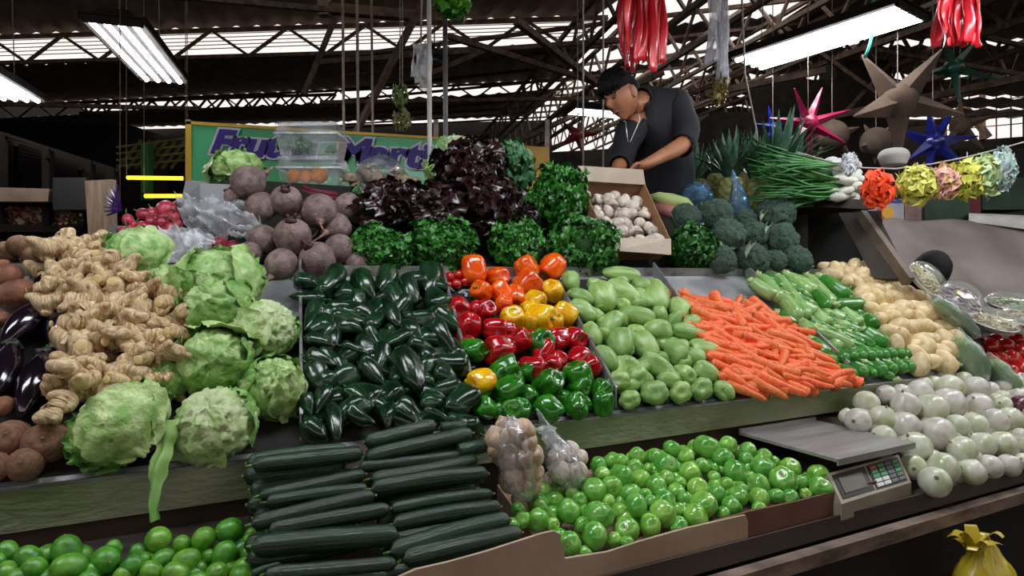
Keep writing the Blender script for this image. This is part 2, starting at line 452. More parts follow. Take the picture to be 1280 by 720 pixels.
child(MB().bar(W(UL, -.012, 1.088), W(uR, -.012, 1.088), .006, .005).obj('steel_lip', M_STEEL_EDGE, None, False), st)
child(MB().slab([W(UL, .05, .5), W(uR, .05, .5), W(uR, .05, 1.01), W(UL, .05, 1.01)], .02).obj('lower_board', mat('brown_board', '#5d4a3c', '#3d3228', rough=.7, scale=3, bump=.2), None, False), st)
child(MB().bar(S(UL, .515, .012), S(uR, .515, .012), .014, .03).obj('back_rail', M_STEEL_EDGE, None, False), st)
# folded divider plates between the bins, where the photo shows them
for (bx, by), (fx, fy) in (((375, 346), (377, 551)), ((552, 352), (598, 529)), ((698, 372), (771, 511)), ((815, 345), (919, 492)), ((930, 345), (1062, 474))):
    A = loc(on_heap(bx, by, BIN)); B = loc(on_heap(fx, fy, BIN))
    a0, b0 = S(A[0], min(A[1], .5)), S(B[0], max(B[1], .0))
    up = Vector((0, 0, .055))
    mb = MB().slab([b0, a0, a0 + up, b0 + up], .004)
    o = child(mb.obj('bin_divider', M_STEEL, None, False), st)
    child(MB().bar(b0 + up, a0 + up, .006, .006).obj('divider_rim', M_STEEL_EDGE, None, False), o)
ud = [loc(on_heap(x, y, BIN))[0] for x, y in ((377, 551), (375, 346), (815, 345), (919, 492))]
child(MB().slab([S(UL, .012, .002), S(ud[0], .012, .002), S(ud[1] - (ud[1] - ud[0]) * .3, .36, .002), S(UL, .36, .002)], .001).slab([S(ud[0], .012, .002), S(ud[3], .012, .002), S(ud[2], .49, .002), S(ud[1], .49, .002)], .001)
      .obj('gap_shade_sheet', mat('gap_shade_sheet', '#1b1613', '#100d0b', rough=.8, scale=5), None, False), st)  # added dark sheet standing in for shade in the gaps between produce
for u in (UL + .05, .4, uR - .06):
    child(MB().bar(W(u, .25, 0), W(u, .25, 1.2), .05).obj('leg', M_DARKWOOD, None, False), st)
    child(MB().bar(W(u, .5, 0), W(u, .5, 1.42), .05).obj('leg', M_DARKWOOD, None, False), st)
child(MB().slab([W(uR, -.01, 1.0), W(uR, .52, 1.0), S(uR, .52, .05), S(uR, -.01, .05)], .01).obj('end_panel', M_STEEL, None, False), st)

# lower counter with lip, rail and legs
LU0, LU1 = -1.4, 4.6
lc = empty('lower_counter', W(0, -.2, 0), 'low steel counter along the front with a dark lip and a worn lower rail', 'counter')
LIPZ = .88
child(MB().slab([W(LU0, -.36, .852), W(LU1, -.36, .852), W(LU1, .05, .90), W(LU0, .05, .90)], .02).obj('counter_top', M_STEEL, None, False), lc)
child(MB().slab([W(LU0, -.362, .835), W(LU1, -.362, .835), W(LU1, -.362, LIPZ), W(LU0, -.362, LIPZ)], .004).obj('counter_lip', mat('dull_brown_steel', '#5c5049', '#463c36', rough=.55, scale=2, metal=.3, bump=.1), None, False), lc)
child(MB().bar(W(LU0, -.385, .815), W(LU1, -.385, .815), .03, .032).obj('lower_rail', mat('worn_rail', '#8f7a6c', '#54473e', rough=.6, scale=9, bump=.2, bscale=50, stretch=(1, 1, 3)), None, False), lc)
child(MB().slab([W(LU0, -.32, 0), W(LU1, -.32, 0), W(LU1, -.32, .8), W(LU0, -.32, .8)], .02).obj('front_board', M_DARK, None, False), lc)
for u in (LU0 + .1, 1.2, 3, LU1 - .1):
    child(MB().bar(W(u, -.3, 0), W(u, -.3, .84), .05).obj('leg', M_DARKWOOD, None, False), lc)

# upper tier behind the bins
UP = (1.45 - .9 * .53, .9)
ut = empty('upper_shelf', W(0, .8, 0), 'dark wooden upper shelf rising behind the bins', 'shelf')
u0_, u1_ = loc(on_heap(300, 300, UP))[0], loc(on_heap(1000, 345, UP))[0]
child(MB().slab([W(u0_, .53, 1.42), W(u1_, .53, 1.42), W(u1_, 1.12, 1.80), W(u0_, 1.12, 1.80)], .02).obj('sloping_deck', M_DARK, None, False), ut)  # deck colour darkened to put shade into the gaps between heads
child(MB().slab([W(u0_, 1.12, .6), W(u1_, 1.12, .6), W(u1_, 1.13, 1.79), W(u0_, 1.13, 1.79)], .02).obj('back_board', M_DARK, None, False), ut)
for u in (u0_ + .05, .2, u1_ - .05):
    child(MB().bar(W(u, 1.08, .6), W(u, 1.08, 1.74), .05).obj('leg', M_DARKWOOD, None, False), ut)
# ================================================================== PRODUCE KINDS (unit size, axis along local z, top/stem at +z)
def sph(t, p=1.0, a=.5, b=.5):
    ph = pi * t; return a * sin(ph) ** p, b * cos(ph)
def stem_mb(h=.18, r=.05, bend=.06, z=.38, flare=1.6):
    return MB().tube([(0, 0, z), (bend * .2, 0, z + h * .4), (bend, 0, z + h * .8), (bend * 1.6, 0, z + h)], [r * flare, r, r * .9, r * 1.15], 8)
def calyx_mb(n=6, r=.2, z=.42, drop=.05, w=.09):
    mb = MB()
    for k in range(n):
        a = 2 * pi * k / n; c, s_ = cos(a), sin(a)
        pts = [(0, 0, z + .02)]
        l = Vector((c * r * .5 - s_ * w, s_ * r * .5 + c * w, z - drop * .2)); q = Vector((c * r * .5 + s_ * w, s_ * r * .5 - c * w, z - drop * .2)); e = Vector((c * r, s_ * r, z - drop))
        mb.add([Vector((0, 0, z + .02)), l, e, q], [(0, 3, 2, 1), (0, 1, 2, 3)][:1])
    return mb
M_STEMG = mat('green_stem', '#6f9a3a', '#3f6a22', rough=.5, scale=9)
M_STEMD = mat('dark_green_stem', '#3d6a2c', '#25491c', rough=.45, scale=9)
M_STEMB = mat('dry_stem', '#a88f62', '#6c5836', rough=.8, scale=12)

# --- bell peppers, three shapes
def bell_fn(seed, lobes=4, squat=1.0, dim=.16):
    def fn(t):
        ph = pi * t; r = .5 * sin(ph) ** .55 * (1 - .16 * t); z = .5 * squat * cos(ph) ** 1 if True else 0
        z = .5 * squat * (abs(cos(ph)) ** .8) * (1 if cos(ph) > 0 else -1)
        z -= (dim if t < .5 else -dim * 1.0) * exp(-(r / .2) ** 2)
        return r, z
    def rm(th, t):
        th = th + seed * .7 + .12 * sin(th * 2 + seed)
        v = (1 - abs(sin(lobes / 2 * th))) ** 2
        return 1 - (.17 + .05 * sin(seed + 3 * th)) * v * (.6 + .5 * t)
    def post(v):
        return v * (1 + .06 * noisev(v, 2.2, seed)) + Vector((.06 * v.z * sin(seed), .05 * v.z, 0))
    return fn, rm, post
def make_bells(name, m, group):
    out = []
    for i, (lob, sq, dm) in enumerate(((4, 1.0, .16), (3, .9, .14), (4, 1.12, .18))):
        fn, rm, po = bell_fn(i * 2.3 + 1, lob, sq, dm)
        out.append(Kind(name, MB().lathe(fn, 16, 28, rm, po), m, [('stem', stem_mb(.26, .045, .07, .24 * sq, 2.0), M_STEMG)], 'bell pepper', group))
    return out
PEP = dict(rough=.16, coat=.5, scale=3, vary=.12)
M_OR = mat('orange_pepper_skin', '#f26a12', '#ea4a0a', **PEP); M_YE = mat('yellow_pepper_skin', '#f5c518', '#e8a40c', **PEP)
M_RE = mat('red_pepper_skin', '#c0101a', '#8d0a10', **PEP); M_GR = mat('green_pepper_skin', '#35891f', '#1b5c14', **PEP)
B_OR = make_bells('orange_bell_pepper', M_OR, 'orange bell peppers'); B_YE = make_bells('yellow_bell_pepper', M_YE, 'yellow bell peppers')
B_RE = make_bells('red_bell_pepper', M_RE, 'red bell peppers'); B_GR = make_bells('green_bell_pepper', M_GR, 'green bell peppers')

# --- poblano: broad shoulders, tapering to a point, folded flanks
M_POB = mat('poblano_skin', '#1c4024', '#0c2212', rough=.2, scale=2.5, coat=.2, vary=.25, bump=.05, bscale=6, hue=.01)
POB = []
for i in range(4):
    def fn(t, i=i):
        r = .5 * min(1, t / .2) ** .5 * (1 - max(0, (t - .2) / .8) ** (1.5 + .35 * i)) ** .8
        z = .5 - t - .08 * exp(-(r / .22) ** 2) * (1 if t < .2 else 0)
        return max(r, .001), z
    def rm(th, t, i=i): return 1 - .13 * (1 - abs(sin(1.5 * th + i + .5 * t))) ** 2.2 + .05 * sin(2 * th + 4 * t + i)
    def po(v, i=i):
        v = Vector((v.x, v.y * (.8 + .05 * i), v.z)); k = (v.z ** 2) * (.3 if i % 2 else -.2)
        return v * (1 + .16 * noisev(v, 2.6, i * 2.2)) + Vector((k, .04 * sin(v.z * 4 + i), 0))
    POB.append(Kind('poblano_pepper', MB().lathe(fn, 18, 24, rm, po), M_POB, [('stem', stem_mb(.16, .035, .05, .40, 2.2), M_STEMD)], 'pepper', 'dark green poblano peppers'))

# --- chayote: pear shape with puckered furrows at the broad end (broad end at +z)
M_CHA = mat('chayote_skin', '#a3c478', '#7ba653', rough=.36, scale=3, vary=.13, coat=.15, bump=.12, bscale=22, hue=.01)
CHA = []
for i in range(4):
    def fn(t, i=i):
        ph = pi * t; r = .5 * sin(ph) ** .85 * (1 - .46 * t ** 1.3) / .84; z = .5 * cos(ph)
        if t < .4: z -= .14 * exp(-(r / .13) ** 2)
        return r, z
    def rm(th, t, i=i):
        d = 0
        for q in range(5): d += max(0, 1 - abs(((th - q * 2 * pi / 5 - i + pi) % (2 * pi)) - pi) / .30) ** 1.3
        return 1 - d * .20 * max(0, 1 - t * 1.15)
    def po(v, i=i): return Vector((v.x, v.y * .86, v.z)) * (1 + .07 * noisev(v, 2.4, i * 3))
    CHA.append(Kind('chayote', MB().lathe(fn, 18, 30, rm, po), M_CHA, [('stem', stem_mb(.07, .03, .01, -.52, 1.0), M_STEMB)], 'chayote', 'pale green chayotes'))

# --- carrot
M_CAR = mat('carrot_skin', '#ff8648', '#f0642a', rough=.42, scale=3, vary=.12, bump=.25, bscale=10, stretch=(.6, .6, 5), hue=.006)
CAR = []
for i in range(4):
    def fn(t, i=i):
        r = .5 * min(1, t / .05) ** .6 * (1 - .62 * t ** 1.15) * (1 if t < .9 else max(0.0, (1 - t) / .1) ** .6)
        return r, .5 - t
    def rm(th, t, i=i): return 1 + .06 * noise.noise(Vector((t * 14 + i, th * .4, i))) 
    def po(v, i=i): return v + Vector(((v.z ** 2 - .08) * (.8 if i % 2 else -.6), .25 * sin(v.z * 5 + i * 2) * .3, 0))
    CAR.append(Kind('carrot', MB().lathe(fn, 18, 12, rm, po), M_CAR, [('crown', MB().lathe(lambda t: (.22 * sin(pi * t) ** .7, .505 + .012 * cos(pi * t)), 5, 8, post=lambda v, i=i: v + Vector(((.25 - .08) * (.8 if i % 2 else -.6), .25 * sin(.5 * 5 + i * 2) * .3, 0))), mat('carrot_crown', '#8a7a3c', '#5c5a2c', rough=.7))], 'carrot', 'orange carrots'))

# --- zucchini with pale stripes
M_ZUC = mat('pale_zucchini_skin', '#b4d38c', '#74a852', rough=.3, scale=5, coat=.25, vary=.12, stretch=(3, 3, .5), lo=.38, hi=.6)
M_ZUCD = mat('green_zucchini_skin', '#4f9a3a', '#2f7424', rough=.28, scale=6, coat=.3, vary=.12, stretch=(3, 3, .5))
def zuc_kind(m, grp):
    out = []
    for i in range(3):
        def fn(t, i=i):
            r = .5 * (min(1, t / .12) ** .55) * (.74 + .26 * min(1, t / .5)) * (1 if t < .86 else max(0, (1 - t) / .14) ** .5)
            return r, .5 - t
        def rm(th, t): return 1 + .035 * cos(6 * th)
        def po(v, i=i): return v + Vector((.4 * (v.z ** 2 - .08) * (1 if i % 2 else -.7), 0, 0))
        out.append(Kind('zucchini', MB().lathe(fn, 16, 18, rm, po), m, [('stem', MB().tube([po(Vector((0, 0, .44))), po(Vector((0, 0, .51))), po(Vector((0, 0, .56)))], [.36, .24, .28], 6), mat('zucchini_stem', '#c3d69a', '#93ae62', rough=.5, scale=8))], 'zucchini', grp))
    return out
ZUC = zuc_kind(M_ZUC, 'light green striped zucchini'); ZUCD = zuc_kind(M_ZUCD, 'bright green zucchini')

# --- cucumber
M_CUC = mat('cucumber_skin', '#1f3c26', '#0f2415', rough=.26, scale=3.5, coat=.2, vary=.2, bump=.25, bscale=16, stretch=(2, 2, .8))
CUC = []
for i in range(4):
    def fn(t, i=i):
        e = .07 + .01 * i
        r = .5 * (1 - max(0, 1 - t / e) ** 2.2) ** .5 * (1 - max(0, 1 - (1 - t) / (e + .03)) ** 2.2) ** .5 * (1 - .10 * abs(t - .5))
        return max(r, 0.0), .5 - t
    def rm(th, t, i=i): return 1 + .025 * cos(5 * th + i) + .03 * noise.noise(Vector((cos(th) * 1.5, sin(th) * 1.5, t * 9 + i * 5)))
    def po(v, i=i): return v + Vector(((v.z ** 2 - .08) * (.75, -.6, .3, -1.0)[i], 0, 0))
    CUC.append(Kind('cucumber', MB().lathe(fn, 24, 18, rm, po), M_CUC, [('blossom_end', MB().lathe(lambda t: (.09 * sin(pi * t), -.5 + .01 * cos(pi * t)), 4, 8, post=po), M_STEMB), ('stem_end', MB().tube([po(Vector((0, 0, .49))), po(Vector((0, 0, .51)))], [.1, .07], 7), M_STEMG)], 'cucumber', 'dark green cucumbers'))

# --- potatoes and other roots
def lump(seed, ax=(1, .8, .75), amp=.09, sc=1.6, rings=12, seg=16):
    def po(v):
        v = v * (1 + amp * 2 * noisev(v, sc, seed)); return Vector((v.x * ax[1], v.y * ax[2], v.z * ax[0]))
    return MB().lathe(lambda t: sph(t, .9), rings, seg, None, po)
M_POT = mat('cream_potato_skin', '#f2deae', '#d8bd8a', rough=.45, scale=5, vary=.1, coat=.1, bump=.12, bscale=30)
POT = [Kind('potato', lump(i * 3.1, (1, .74, .7)), M_POT, cat='potato', group='cream coloured potatoes') for i in range(4)]
for k in POT:
    k.parts.append(MB().lathe(lambda t: (.05 * sin(pi * t), .485 + .008 * cos(pi * t)), 4, 7).obj('sprout_eye', mat('potato_eye', '#9d7f52', rough=.8), link=False))
M_SWP = mat('sweet_potato_skin', '#9c6546', '#6c4431', rough=.6, scale=4, vary=.15, bump=.3, bscale=25)
SWP = [Kind('sweet_potato', lump(20 + i * 2.7, (1, .72, .66), .12), M_SWP, cat='sweet potato', group='brown sweet potatoes') for i in range(3)]
M_JIC = mat('jicama_skin', '#9a7254', '#6d4b36', rough=.75, scale=5, vary=.1, bump=.4, bscale=30, stretch=(1, 1, 4))
JIC = [Kind('jicama', lump(30 + i * 2.7, (.86, 1, .96), .05), M_JIC, [('root_tip', stem_mb(.1, .03, .03, .38, 2.5), M_STEMB)], 'jicama', 'round brown jicamas') for i in range(2)]

# --- green tomatoes
M_TOM = mat('green_tomato_skin', '#8cc858', '#55a236', rough=.17, scale=2.2, coat=.5, vary=.16, hue=.018)
TOM = []
for i in range(4):
    def fn(t, i=i):
        r, z = sph(t, .9, .5, .42); z -= .08 * exp(-(r / .14) ** 2) * (1 if t < .5 else -.4); return r, z
    def rm(th, t, i=i): return 1 - (.02, .07, .05, .1)[i] * (1 - abs(sin((2, 2, 2.5, 3)[i] * th))) ** 2 * (1 if i else 1)
    TOM.append(Kind('green_tomato', MB().lathe(fn, 14, 20, rm, lambda v, i=i: v * (1 + .05 * noisev(v, 1.8, i * 5))), M_TOM,
        [('stem_scar', MB().lathe(lambda t: (.07 * sin(pi * t), .352 + .012 * cos(pi * t)), 4, 8), M_STEMB)], 'tomato', 'green tomatoes'))
# --- limes
M_LIM = mat('lime_skin', '#66aa34', '#3a7c20', rough=.26, scale=2, coat=.3, vary=.2, bump=.15, bscale=40, hue=.02)
LIM = [Kind('lime', MB().lathe(lambda t: sph(t, .92, .46, .5), 12, 18, None, lambda v, i=i: v * (1 + .04 * noisev(v, 1.7, i))), M_LIM,
       [('stem_button', MB().lathe(lambda t: (.05 * sin(pi * t), .495 + .02 * cos(pi * t)), 4, 7), M_STEMB)], 'lime', 'green limes') for i in range(3)]
# --- red tomatoes and radishes, red onion
M_RT = mat('red_tomato_skin', '#c8231a', '#a01410', rough=.2, scale=3, coat=.4, vary=.12)
RTM = [Kind('red_tomato', MB().lathe(lambda t: sph(t, .9, .5, .44), 12, 16, None, lambda v, i=i: v * (1 + .04 * noisev(v, 2, i))), M_RT, [('calyx', calyx_mb(5, .16, .44, .02, .03), M_STEMG)], 'tomato', 'red tomatoes') for i in range(2)]
M_RAD = mat('radish_skin', '#9a1f38', '#c04a5c', rough=.35, scale=3, coat=.2, vary=.2)
RAD = [Kind('radish', MB().lathe(lambda t: sph(t, .85, .46, .5), 10, 14), M_RAD, [('root', MB().tube([(0, 0, -.46), (.05, 0, -.7), (.12, .05, -1.0), (.2, .05, -1.3)], [.09, .04, .02, .006], 6), mat('radish_root', '#d9a9a6', '#b98080')),
    ('leaf_stub', MB().tube([(0, 0, .45), (.03, 0, .7), (.1, 0, .95)], [.07, .05, .035], 6), M_STEMG)], 'radish', 'pink red radishes')]
# --- white onions
M_ON = mat('white_onion_skin', '#dedad2', '#c4bfb0', rough=.3, scale=2.2, coat=.3, vary=.05, bump=.06, bscale=8, stretch=(2, 2, .5))
M_ONG = mat('greenish_onion_skin', '#d8dac6', '#a4b672', rough=.3, scale=1.6, coat=.3, vary=.05, bump=.06, bscale=8, lo=.45, hi=.75)
ONI = []
for i in range(4):
    def fn(t, i=i):
        r, z = sph(t, .92, .5, .44)
        if t < .22: z += .10 * (1 - t / .22) ** 1.6
        if t > .9: z -= .03 * ((t - .9) / .1)
        return r, z
    ONI.append(Kind('white_onion', MB().lathe(fn, 18, 22, lambda th, t, i=i: 1 + .012 * cos(7 * th + i) * sin(pi * t), lambda v, i=i: v * (1 + .03 * noisev(v, 1.6, i))), M_ONG if i % 2 else M_ON,
        [('dry_neck', MB().tube([(0, 0, .50), (.01, 0, .56), (.03, .01, .60)], [.05, .04, .04], 7), mat('dry_onion_neck', '#c0ae86', '#8d7a56', rough=.8)),
         ('root_plate', MB().lathe(lambda t: (.08 * sin(pi * t), -.475 + .02 * cos(pi * t)), 5, 9), mat('onion_root', '#8f7f62', '#5f513a', rough=.9, scale=20))], 'onion', 'white onions'))
M_RON = mat('red_onion_skin', '#6a2238', '#4a1426', rough=.3, scale=3, coat=.3)
RON = [Kind('red_onion', MB().lathe(lambda t: (sph(t, .92)[0], sph(t, .92)[1] * .9 + (.1 * (1 - t / .2) ** 1.5 if t < .2 else 0)), 14, 18), M_RON, [('dry_neck', MB().tube([(0, 0, .5), (.02, 0, .62)], [.06, .04], 6), M_STEMB)], 'onion', 'red onions')]
# --- eggplant
M_EGG = mat('eggplant_skin', '#1c0f1e', '#0d0710', rough=.12, scale=2, coat=.7, spec=.6)
EGG = [Kind('eggplant', MB().lathe(lambda t: (.5 * sin(pi * t ** .82) ** .75 * (.62 + .46 * t), .5 - t), 20, 24, None, lambda v, i=i: v + Vector(((v.z ** 2 - .08) * (.5, -.4)[i], 0, 0))), M_EGG,
       [('calyx', MB().lathe(lambda t: ((.28 * t ** .6 if t < .9 else .27), .53 - .16 * t), 8, 20, lambda th, t: 1 + .25 * t * cos(5 * th), lambda v, i=i: v + Vector(((v.z ** 2 - .08) * (.5, -.4)[i], 0, 0))), mat('eggplant_calyx', '#2b3a22', '#1a2616', rough=.5)), ('stem', stem_mb(.16, .07, .06, .47, 1.3), M_STEMD)], 'eggplant', 'glossy black eggplants') for i in range(2)]
# --- beet
M_BEET = mat('beet_skin', '#8c7772', '#5f4d49', rough=.68, scale=4, vary=.12, bump=.35, bscale=18)
BEET = [Kind('beetroot', MB().lathe(lambda t: (.5 * sin(pi * t) ** .8 * (1 - .12 * t), .5 * cos(pi * t) * .94 - (.1 * ((t - .8) / .2) ** 2 if t > .8 else 0)), 18, 22, None, lambda v, i=i: v * (1 + .07 * noisev(v, 1.7, i * 4))), M_BEET,
        [('taproot', MB().tube([(0, 0, -.5), (.02, 0, -.64), (.08, .03, -.82), (.16, .1, -1.15), (.2, .2, -1.5)][:3 + 2 * (i % 2)], [.12, .055, .03, .02, .008][:3 + 2 * (i % 2)], 8), mat('beet_root', '#9a7a6c', '#6b5048', rough=.8)),
         ('leaf_stubs', MB().tube([(0, 0, .44), (.02, 0, .56)], [.16, .1], 8).tube([(.05, 0, .46), (.12, 0, .68)], [.05, .04], 6).tube([(-.05, .03, .46), (-.1, .05, .62)], [.05, .035], 6), mat('beet_leaf_stub', '#4f2430', '#301a1c', rough=.6, scale=9))],
        'beetroot', 'big beetroots') for i in range(4)]
# --- mushroom
M_MUSH = mat('mushroom_skin', '#d9d0c4', '#b9aa99', rough=.5, scale=3, vary=.12)
MUSH = [Kind('mushroom', MB().lathe(lambda t: (.5 * sin(pi * t) ** .7 if t < .5 else .5 * (1 - (t - .5) * 1.5), (.42 * cos(pi * t) if t < .5 else -.06 + .02 * (t - .5))), 12, 16), M_MUSH,
        [('stalk', MB().tube([(0, 0, .05), (0, 0, -.2), (.02, 0, -.42)], [.16, .14, .17], 10), M_MUSH)], 'mushroom', 'white mushrooms in the carton')]
# --- broccoli
M_BRO = mat('broccoli_floret', '#658470', '#3d5a4a', rough=.75, scale=26, vary=.15, bump=.9, bscale=60, detail=2)
BRO = []
def vbump(v, sc):
    d, _ = noise.voronoi(v * sc); return d[0]
for i in range(3):
    def po(v, i=i):
        if v.z < -.28: v = Vector((v.x * .8, v.y * .8, -.28 + (v.z + .28) * .3))
        n = v.normalized(); s_ = Vector((i * 3.3, 0, 0))
        k = .10 * (.45 - vbump(n * 1.0 + s_, 2.3)) + .07 * (.4 - vbump(n + s_, 6.5)) 
        return v + n * k * (1 if v.z > -.3 else .2)
    BRO.append(Kind('broccoli', MB().lathe(lambda t: sph(t, .85, .5, .42), 40, 56, None, po), M_BRO,
        [('stalk', MB().tube([(0, 0, -.15), (0, 0, -.4), (.03, 0, -.75)], [.2, .13, .14], 10), mat('broccoli_stalk', '#9db07a', '#6f8a52', rough=.6)),
         ('leaf', MB().grid(lambda a, b: (.10 + .45 * b, .16 * (a - .5) * (1 - .5 * b), -.45 + .5 * b + .1 * sin(a * 9) * b), 5, 6), mat('broccoli_leaf', '#8aa07e', '#5a7a58', rough=.6))], 'broccoli', 'heads of broccoli'))
# --- ginger: knobbly branching lumps grown from skinned edges
def ginger_body(seed):
    r = random.Random(seed); vs = [Vector((0, 0, -.3))]; ed = []; rad = [.12]
    cur = 0; 
    for k in range(4):
        p = vs[cur] + Vector((r.uniform(-.08, .08), r.uniform(-.06, .06), .19)); vs.append(p); rad.append(r.uniform(.12, .17)); ed.append((cur, len(vs) - 1)); cur = len(vs) - 1
        for s_ in (-1, 1):
            if r.random() < .9:
                q = p + Vector((s_ * r.uniform(.14, .24), r.uniform(-.1, .1), r.uniform(-.02, .12))); vs.append(q); rad.append(r.uniform(.09, .13)); ed.append((cur, len(vs) - 1)); c2 = len(vs) - 1
                if r.random() < .5:
                    q2 = q + Vector((s_ * r.uniform(.02, .12), r.uniform(-.06, .1), r.uniform(.08, .15))); vs.append(q2); rad.append(r.uniform(.06, .085)); ed.append((c2, len(vs) - 1))
    me = bpy.data.meshes.new('g'); me.from_pydata([tuple(v) for v in vs], ed, [])
    o = bpy.data.objects.new('g', me); COL.objects.link(o)
    o.modifiers.new('s', 'SKIN'); m2 = o.modifiers.new('u', 'SUBSURF'); m2.levels = 2
    for i, sv in enumerate(me.skin_vertices[0].data): sv.radius = (rad[i], rad[i]); sv.use_root = (i == 0)
    dg = bpy.context.evaluated_depsgraph_get(); e = bpy.data.meshes.new_from_object(o.evaluated_get(dg))
    mb = MB(); mb.v = [tuple(v.co * (1 + .08 * noisev(v.co, 7, seed))) for v in e.vertices]; mb.f = [tuple(p.vertices) for p in e.polygons]
    bpy.data.objects.remove(o); bpy.data.meshes.remove(me); bpy.data.meshes.remove(e)
    return mb
M_GIN = mat('ginger_skin', '#e6cfa6', '#a9875c', rough=.5, scale=6, vary=.1, bump=.35, bscale=9, stretch=(1, 1, 5))  # noise tones put highlights and crevice shade into the skin colour
GIN = [Kind('ginger_root', ginger_body(40 + i), M_GIN, [('cut_end', MB().lathe(lambda t: (.085 * sin(pi * t) ** .5, -.40 + .012 * cos(pi * t)), 5, 10), mat('ginger_cut', '#e2cf96', '#c9b070', rough=.5))], 'ginger', 'knobbly ginger roots') for i in range(6)]

# --- cabbages: veined ball with wrapped outer leaves
def leaf_rib(th, t, k=9, seed=0):
    a = th * k / (2 * pi); fr = abs((a % 1) - .5) * 2
    return fr
M_CAB = mat('cabbage_leaf', '#c6df9a', '#74a64a', rough=.45, scale=5, vary=.08, coat=.1, bump=.35, bscale=11, hue=.01)
M_CABP = mat('pale_cabbage_leaf', '#d2dfae', '#98b96c', rough=.45, scale=4.5, vary=.05, coat=.1, bump=.3, bscale=9)
M_CABD = mat('outer_cabbage_leaf', '#a2cc74', '#5a933c', rough=.45, scale=6, vary=.08, coat=.1, bump=.4, bscale=13)
def wrinkle(d, seed, f=1.0):
    """radial veins and puckers running from the crown"""
    q = Vector((d.x * 2.6, d.y * 2.6, d.z * .9))
    a = abs(noise.noise(q * 1.5 * f + Vector((seed, 0, 0)))); b = abs(noise.noise(q * 3.3 * f + Vector((0, seed, 5))))
    c = abs(noise.noise(q * 7 * f + Vector((3, seed, 1))))
    return -.08 * exp(-a * 11) - .055 * exp(-b * 9) - .03 * exp(-c * 7)
def cabbage_leaf(rng, r0, az, el, span, seed, curl=.06, ny=12, nx=14):
    """a bowl-shaped outer leaf hugging the ball; el = where its base sits"""
    A = Vector((cos(az) * cos(el), sin(az) * cos(el), sin(el))); side = A.cross(Z).normalized() if abs(A.z) < .98 else Vector((1, 0, 0)); up = side.cross(A)
    mb = MB()
    def f(a, b):
        x = (a - .5) * 2; y = b * 2 - 1
        w = math.sqrt(max(0, 1 - y * y * .8))
        ax = x * w * span + .05 * sin(9 * b + seed); ay = y * span
        d = (A * cos(ax) * cos(ay) + side * sin(ax) * cos(ay) + up * sin(ay)).normalized()
        e = max(abs(x), abs(y)) ** 5
        rr = r0 + e * curl * (1 + .9 * sin(11 * a + seed) * .6 + .9 * sin(13 * b + seed * 2) * .6) + wrinkle(d, seed, 1.2) * .8 + .012 * exp(-(x / .07) ** 2)
        return d * rr
    mb.grid(f, nx, ny); return mb
def cabbage_kind(name, seed, m, nleaf=5, label=None, flat=.92):
    def po(v):
        if v.length < 1e-6: return v
        d = v.normalized(); v = d * (.475 + wrinkle(d, seed)); return Vector((v.x, v.y, v.z * flat))
    body = MB().lathe(lambda t: sph(t, 1, .5, .5), 40, 56, None, po)
    k = Kind(name, body, m, cat='cabbage', group='green cabbages')
    rg = random.Random(seed)
    for i in range(nleaf):
        lf = cabbage_leaf(rg, .485 + .012 * i, i * 2.4 + seed, rg.uniform(-.5, .35), rg.uniform(.75, 1.05), seed + i, rg.uniform(.02, .07))
        lf.v = [(x, y, z * flat) for x, y, z in lf.v]
        k.parts.append(lf.obj('outer_leaf', M_CABD if i % 2 else m, link=False))
    k.parts.append(MB().tube([(0, 0, -.4), (0, 0, -.5)], [.1, .09], 10).obj('stalk', M_STEMB, link=False))
    return k
CAB = [cabbage_kind('cabbage', 3, M_CAB), cabbage_kind('cabbage', 8, M_CAB), cabbage_kind('cabbage', 15, M_CABP, 2, flat=.86), cabbage_kind('cabbage', 21, M_CAB, 7)]
# --- frilly lettuce: hundreds of curled leaf frills on a dome
def frill_mesh(seed, n, size, dome=(.5, .5, .42), rows=4, cols=6, zmin=-.55, curl=1.0):
    r = random.Random(seed); mb = MB()
    for k in range(n):
        z = 1 - (1 - zmin) * (k + .5) / n; ph = k * 2.39996
        d = Vector((math.sqrt(max(0, 1 - z * z)) * cos(ph), math.sqrt(max(0, 1 - z * z)) * sin(ph), z)); d = (d + Vector((r.uniform(-.15, .15),) * 3)).normalized()
        base = Vector((d.x * dome[0], d.y * dome[1], d.z * dome[2])) * r.uniform(.76, .98) * (1 + .42 * noise.noise(d * 2.3 + Vector((seed, 0, 0))))
        t1 = d.cross(Vector((r.uniform(-1, 1), r.uniform(-1, 1), r.uniform(-1, 1)))).normalized(); t2 = d.cross(t1)
        s = size * r.uniform(.6, 1.7); p1 = r.uniform(0, 6); fr = r.uniform(2.2, 3.6)
        def f(a, b):
            x = (a - .5) * 2
            w = .35 + .75 * b
            wave = .32 * b * b * sin(x * fr * 2 + p1) * curl
            return base + t1 * (x * w * s * .8) + d * (s * (b * .9 - .35 * b * b + .12 * b * cos(x * 7 + p1))) + t2 * (s * (wave + .5 * b * b - .1))
        mb.grid(f, cols, rows)
    return mb
M_LETG = mat('curly_green_lettuce', '#3a8426', '#1d5a16', rough=.4, scale=9, vary=.12, coat=.1)
M_LETD = mat('parsley_green', '#2f7a26', '#1a5518', rough=.4, scale=9, vary=.12)
M_LETP = mat('red_lettuce', '#2e1216', '#1a0d0c', rough=.3, scale=5, coat=.25, detail=3, vary=.15)
M_LETPG = mat('red_lettuce_heart', '#5a7a3c', '#3a3020', rough=.4, scale=5)
M_CORE = mat('lettuce_core', '#1e4a18', '#12300e', rough=.7, scale=8)
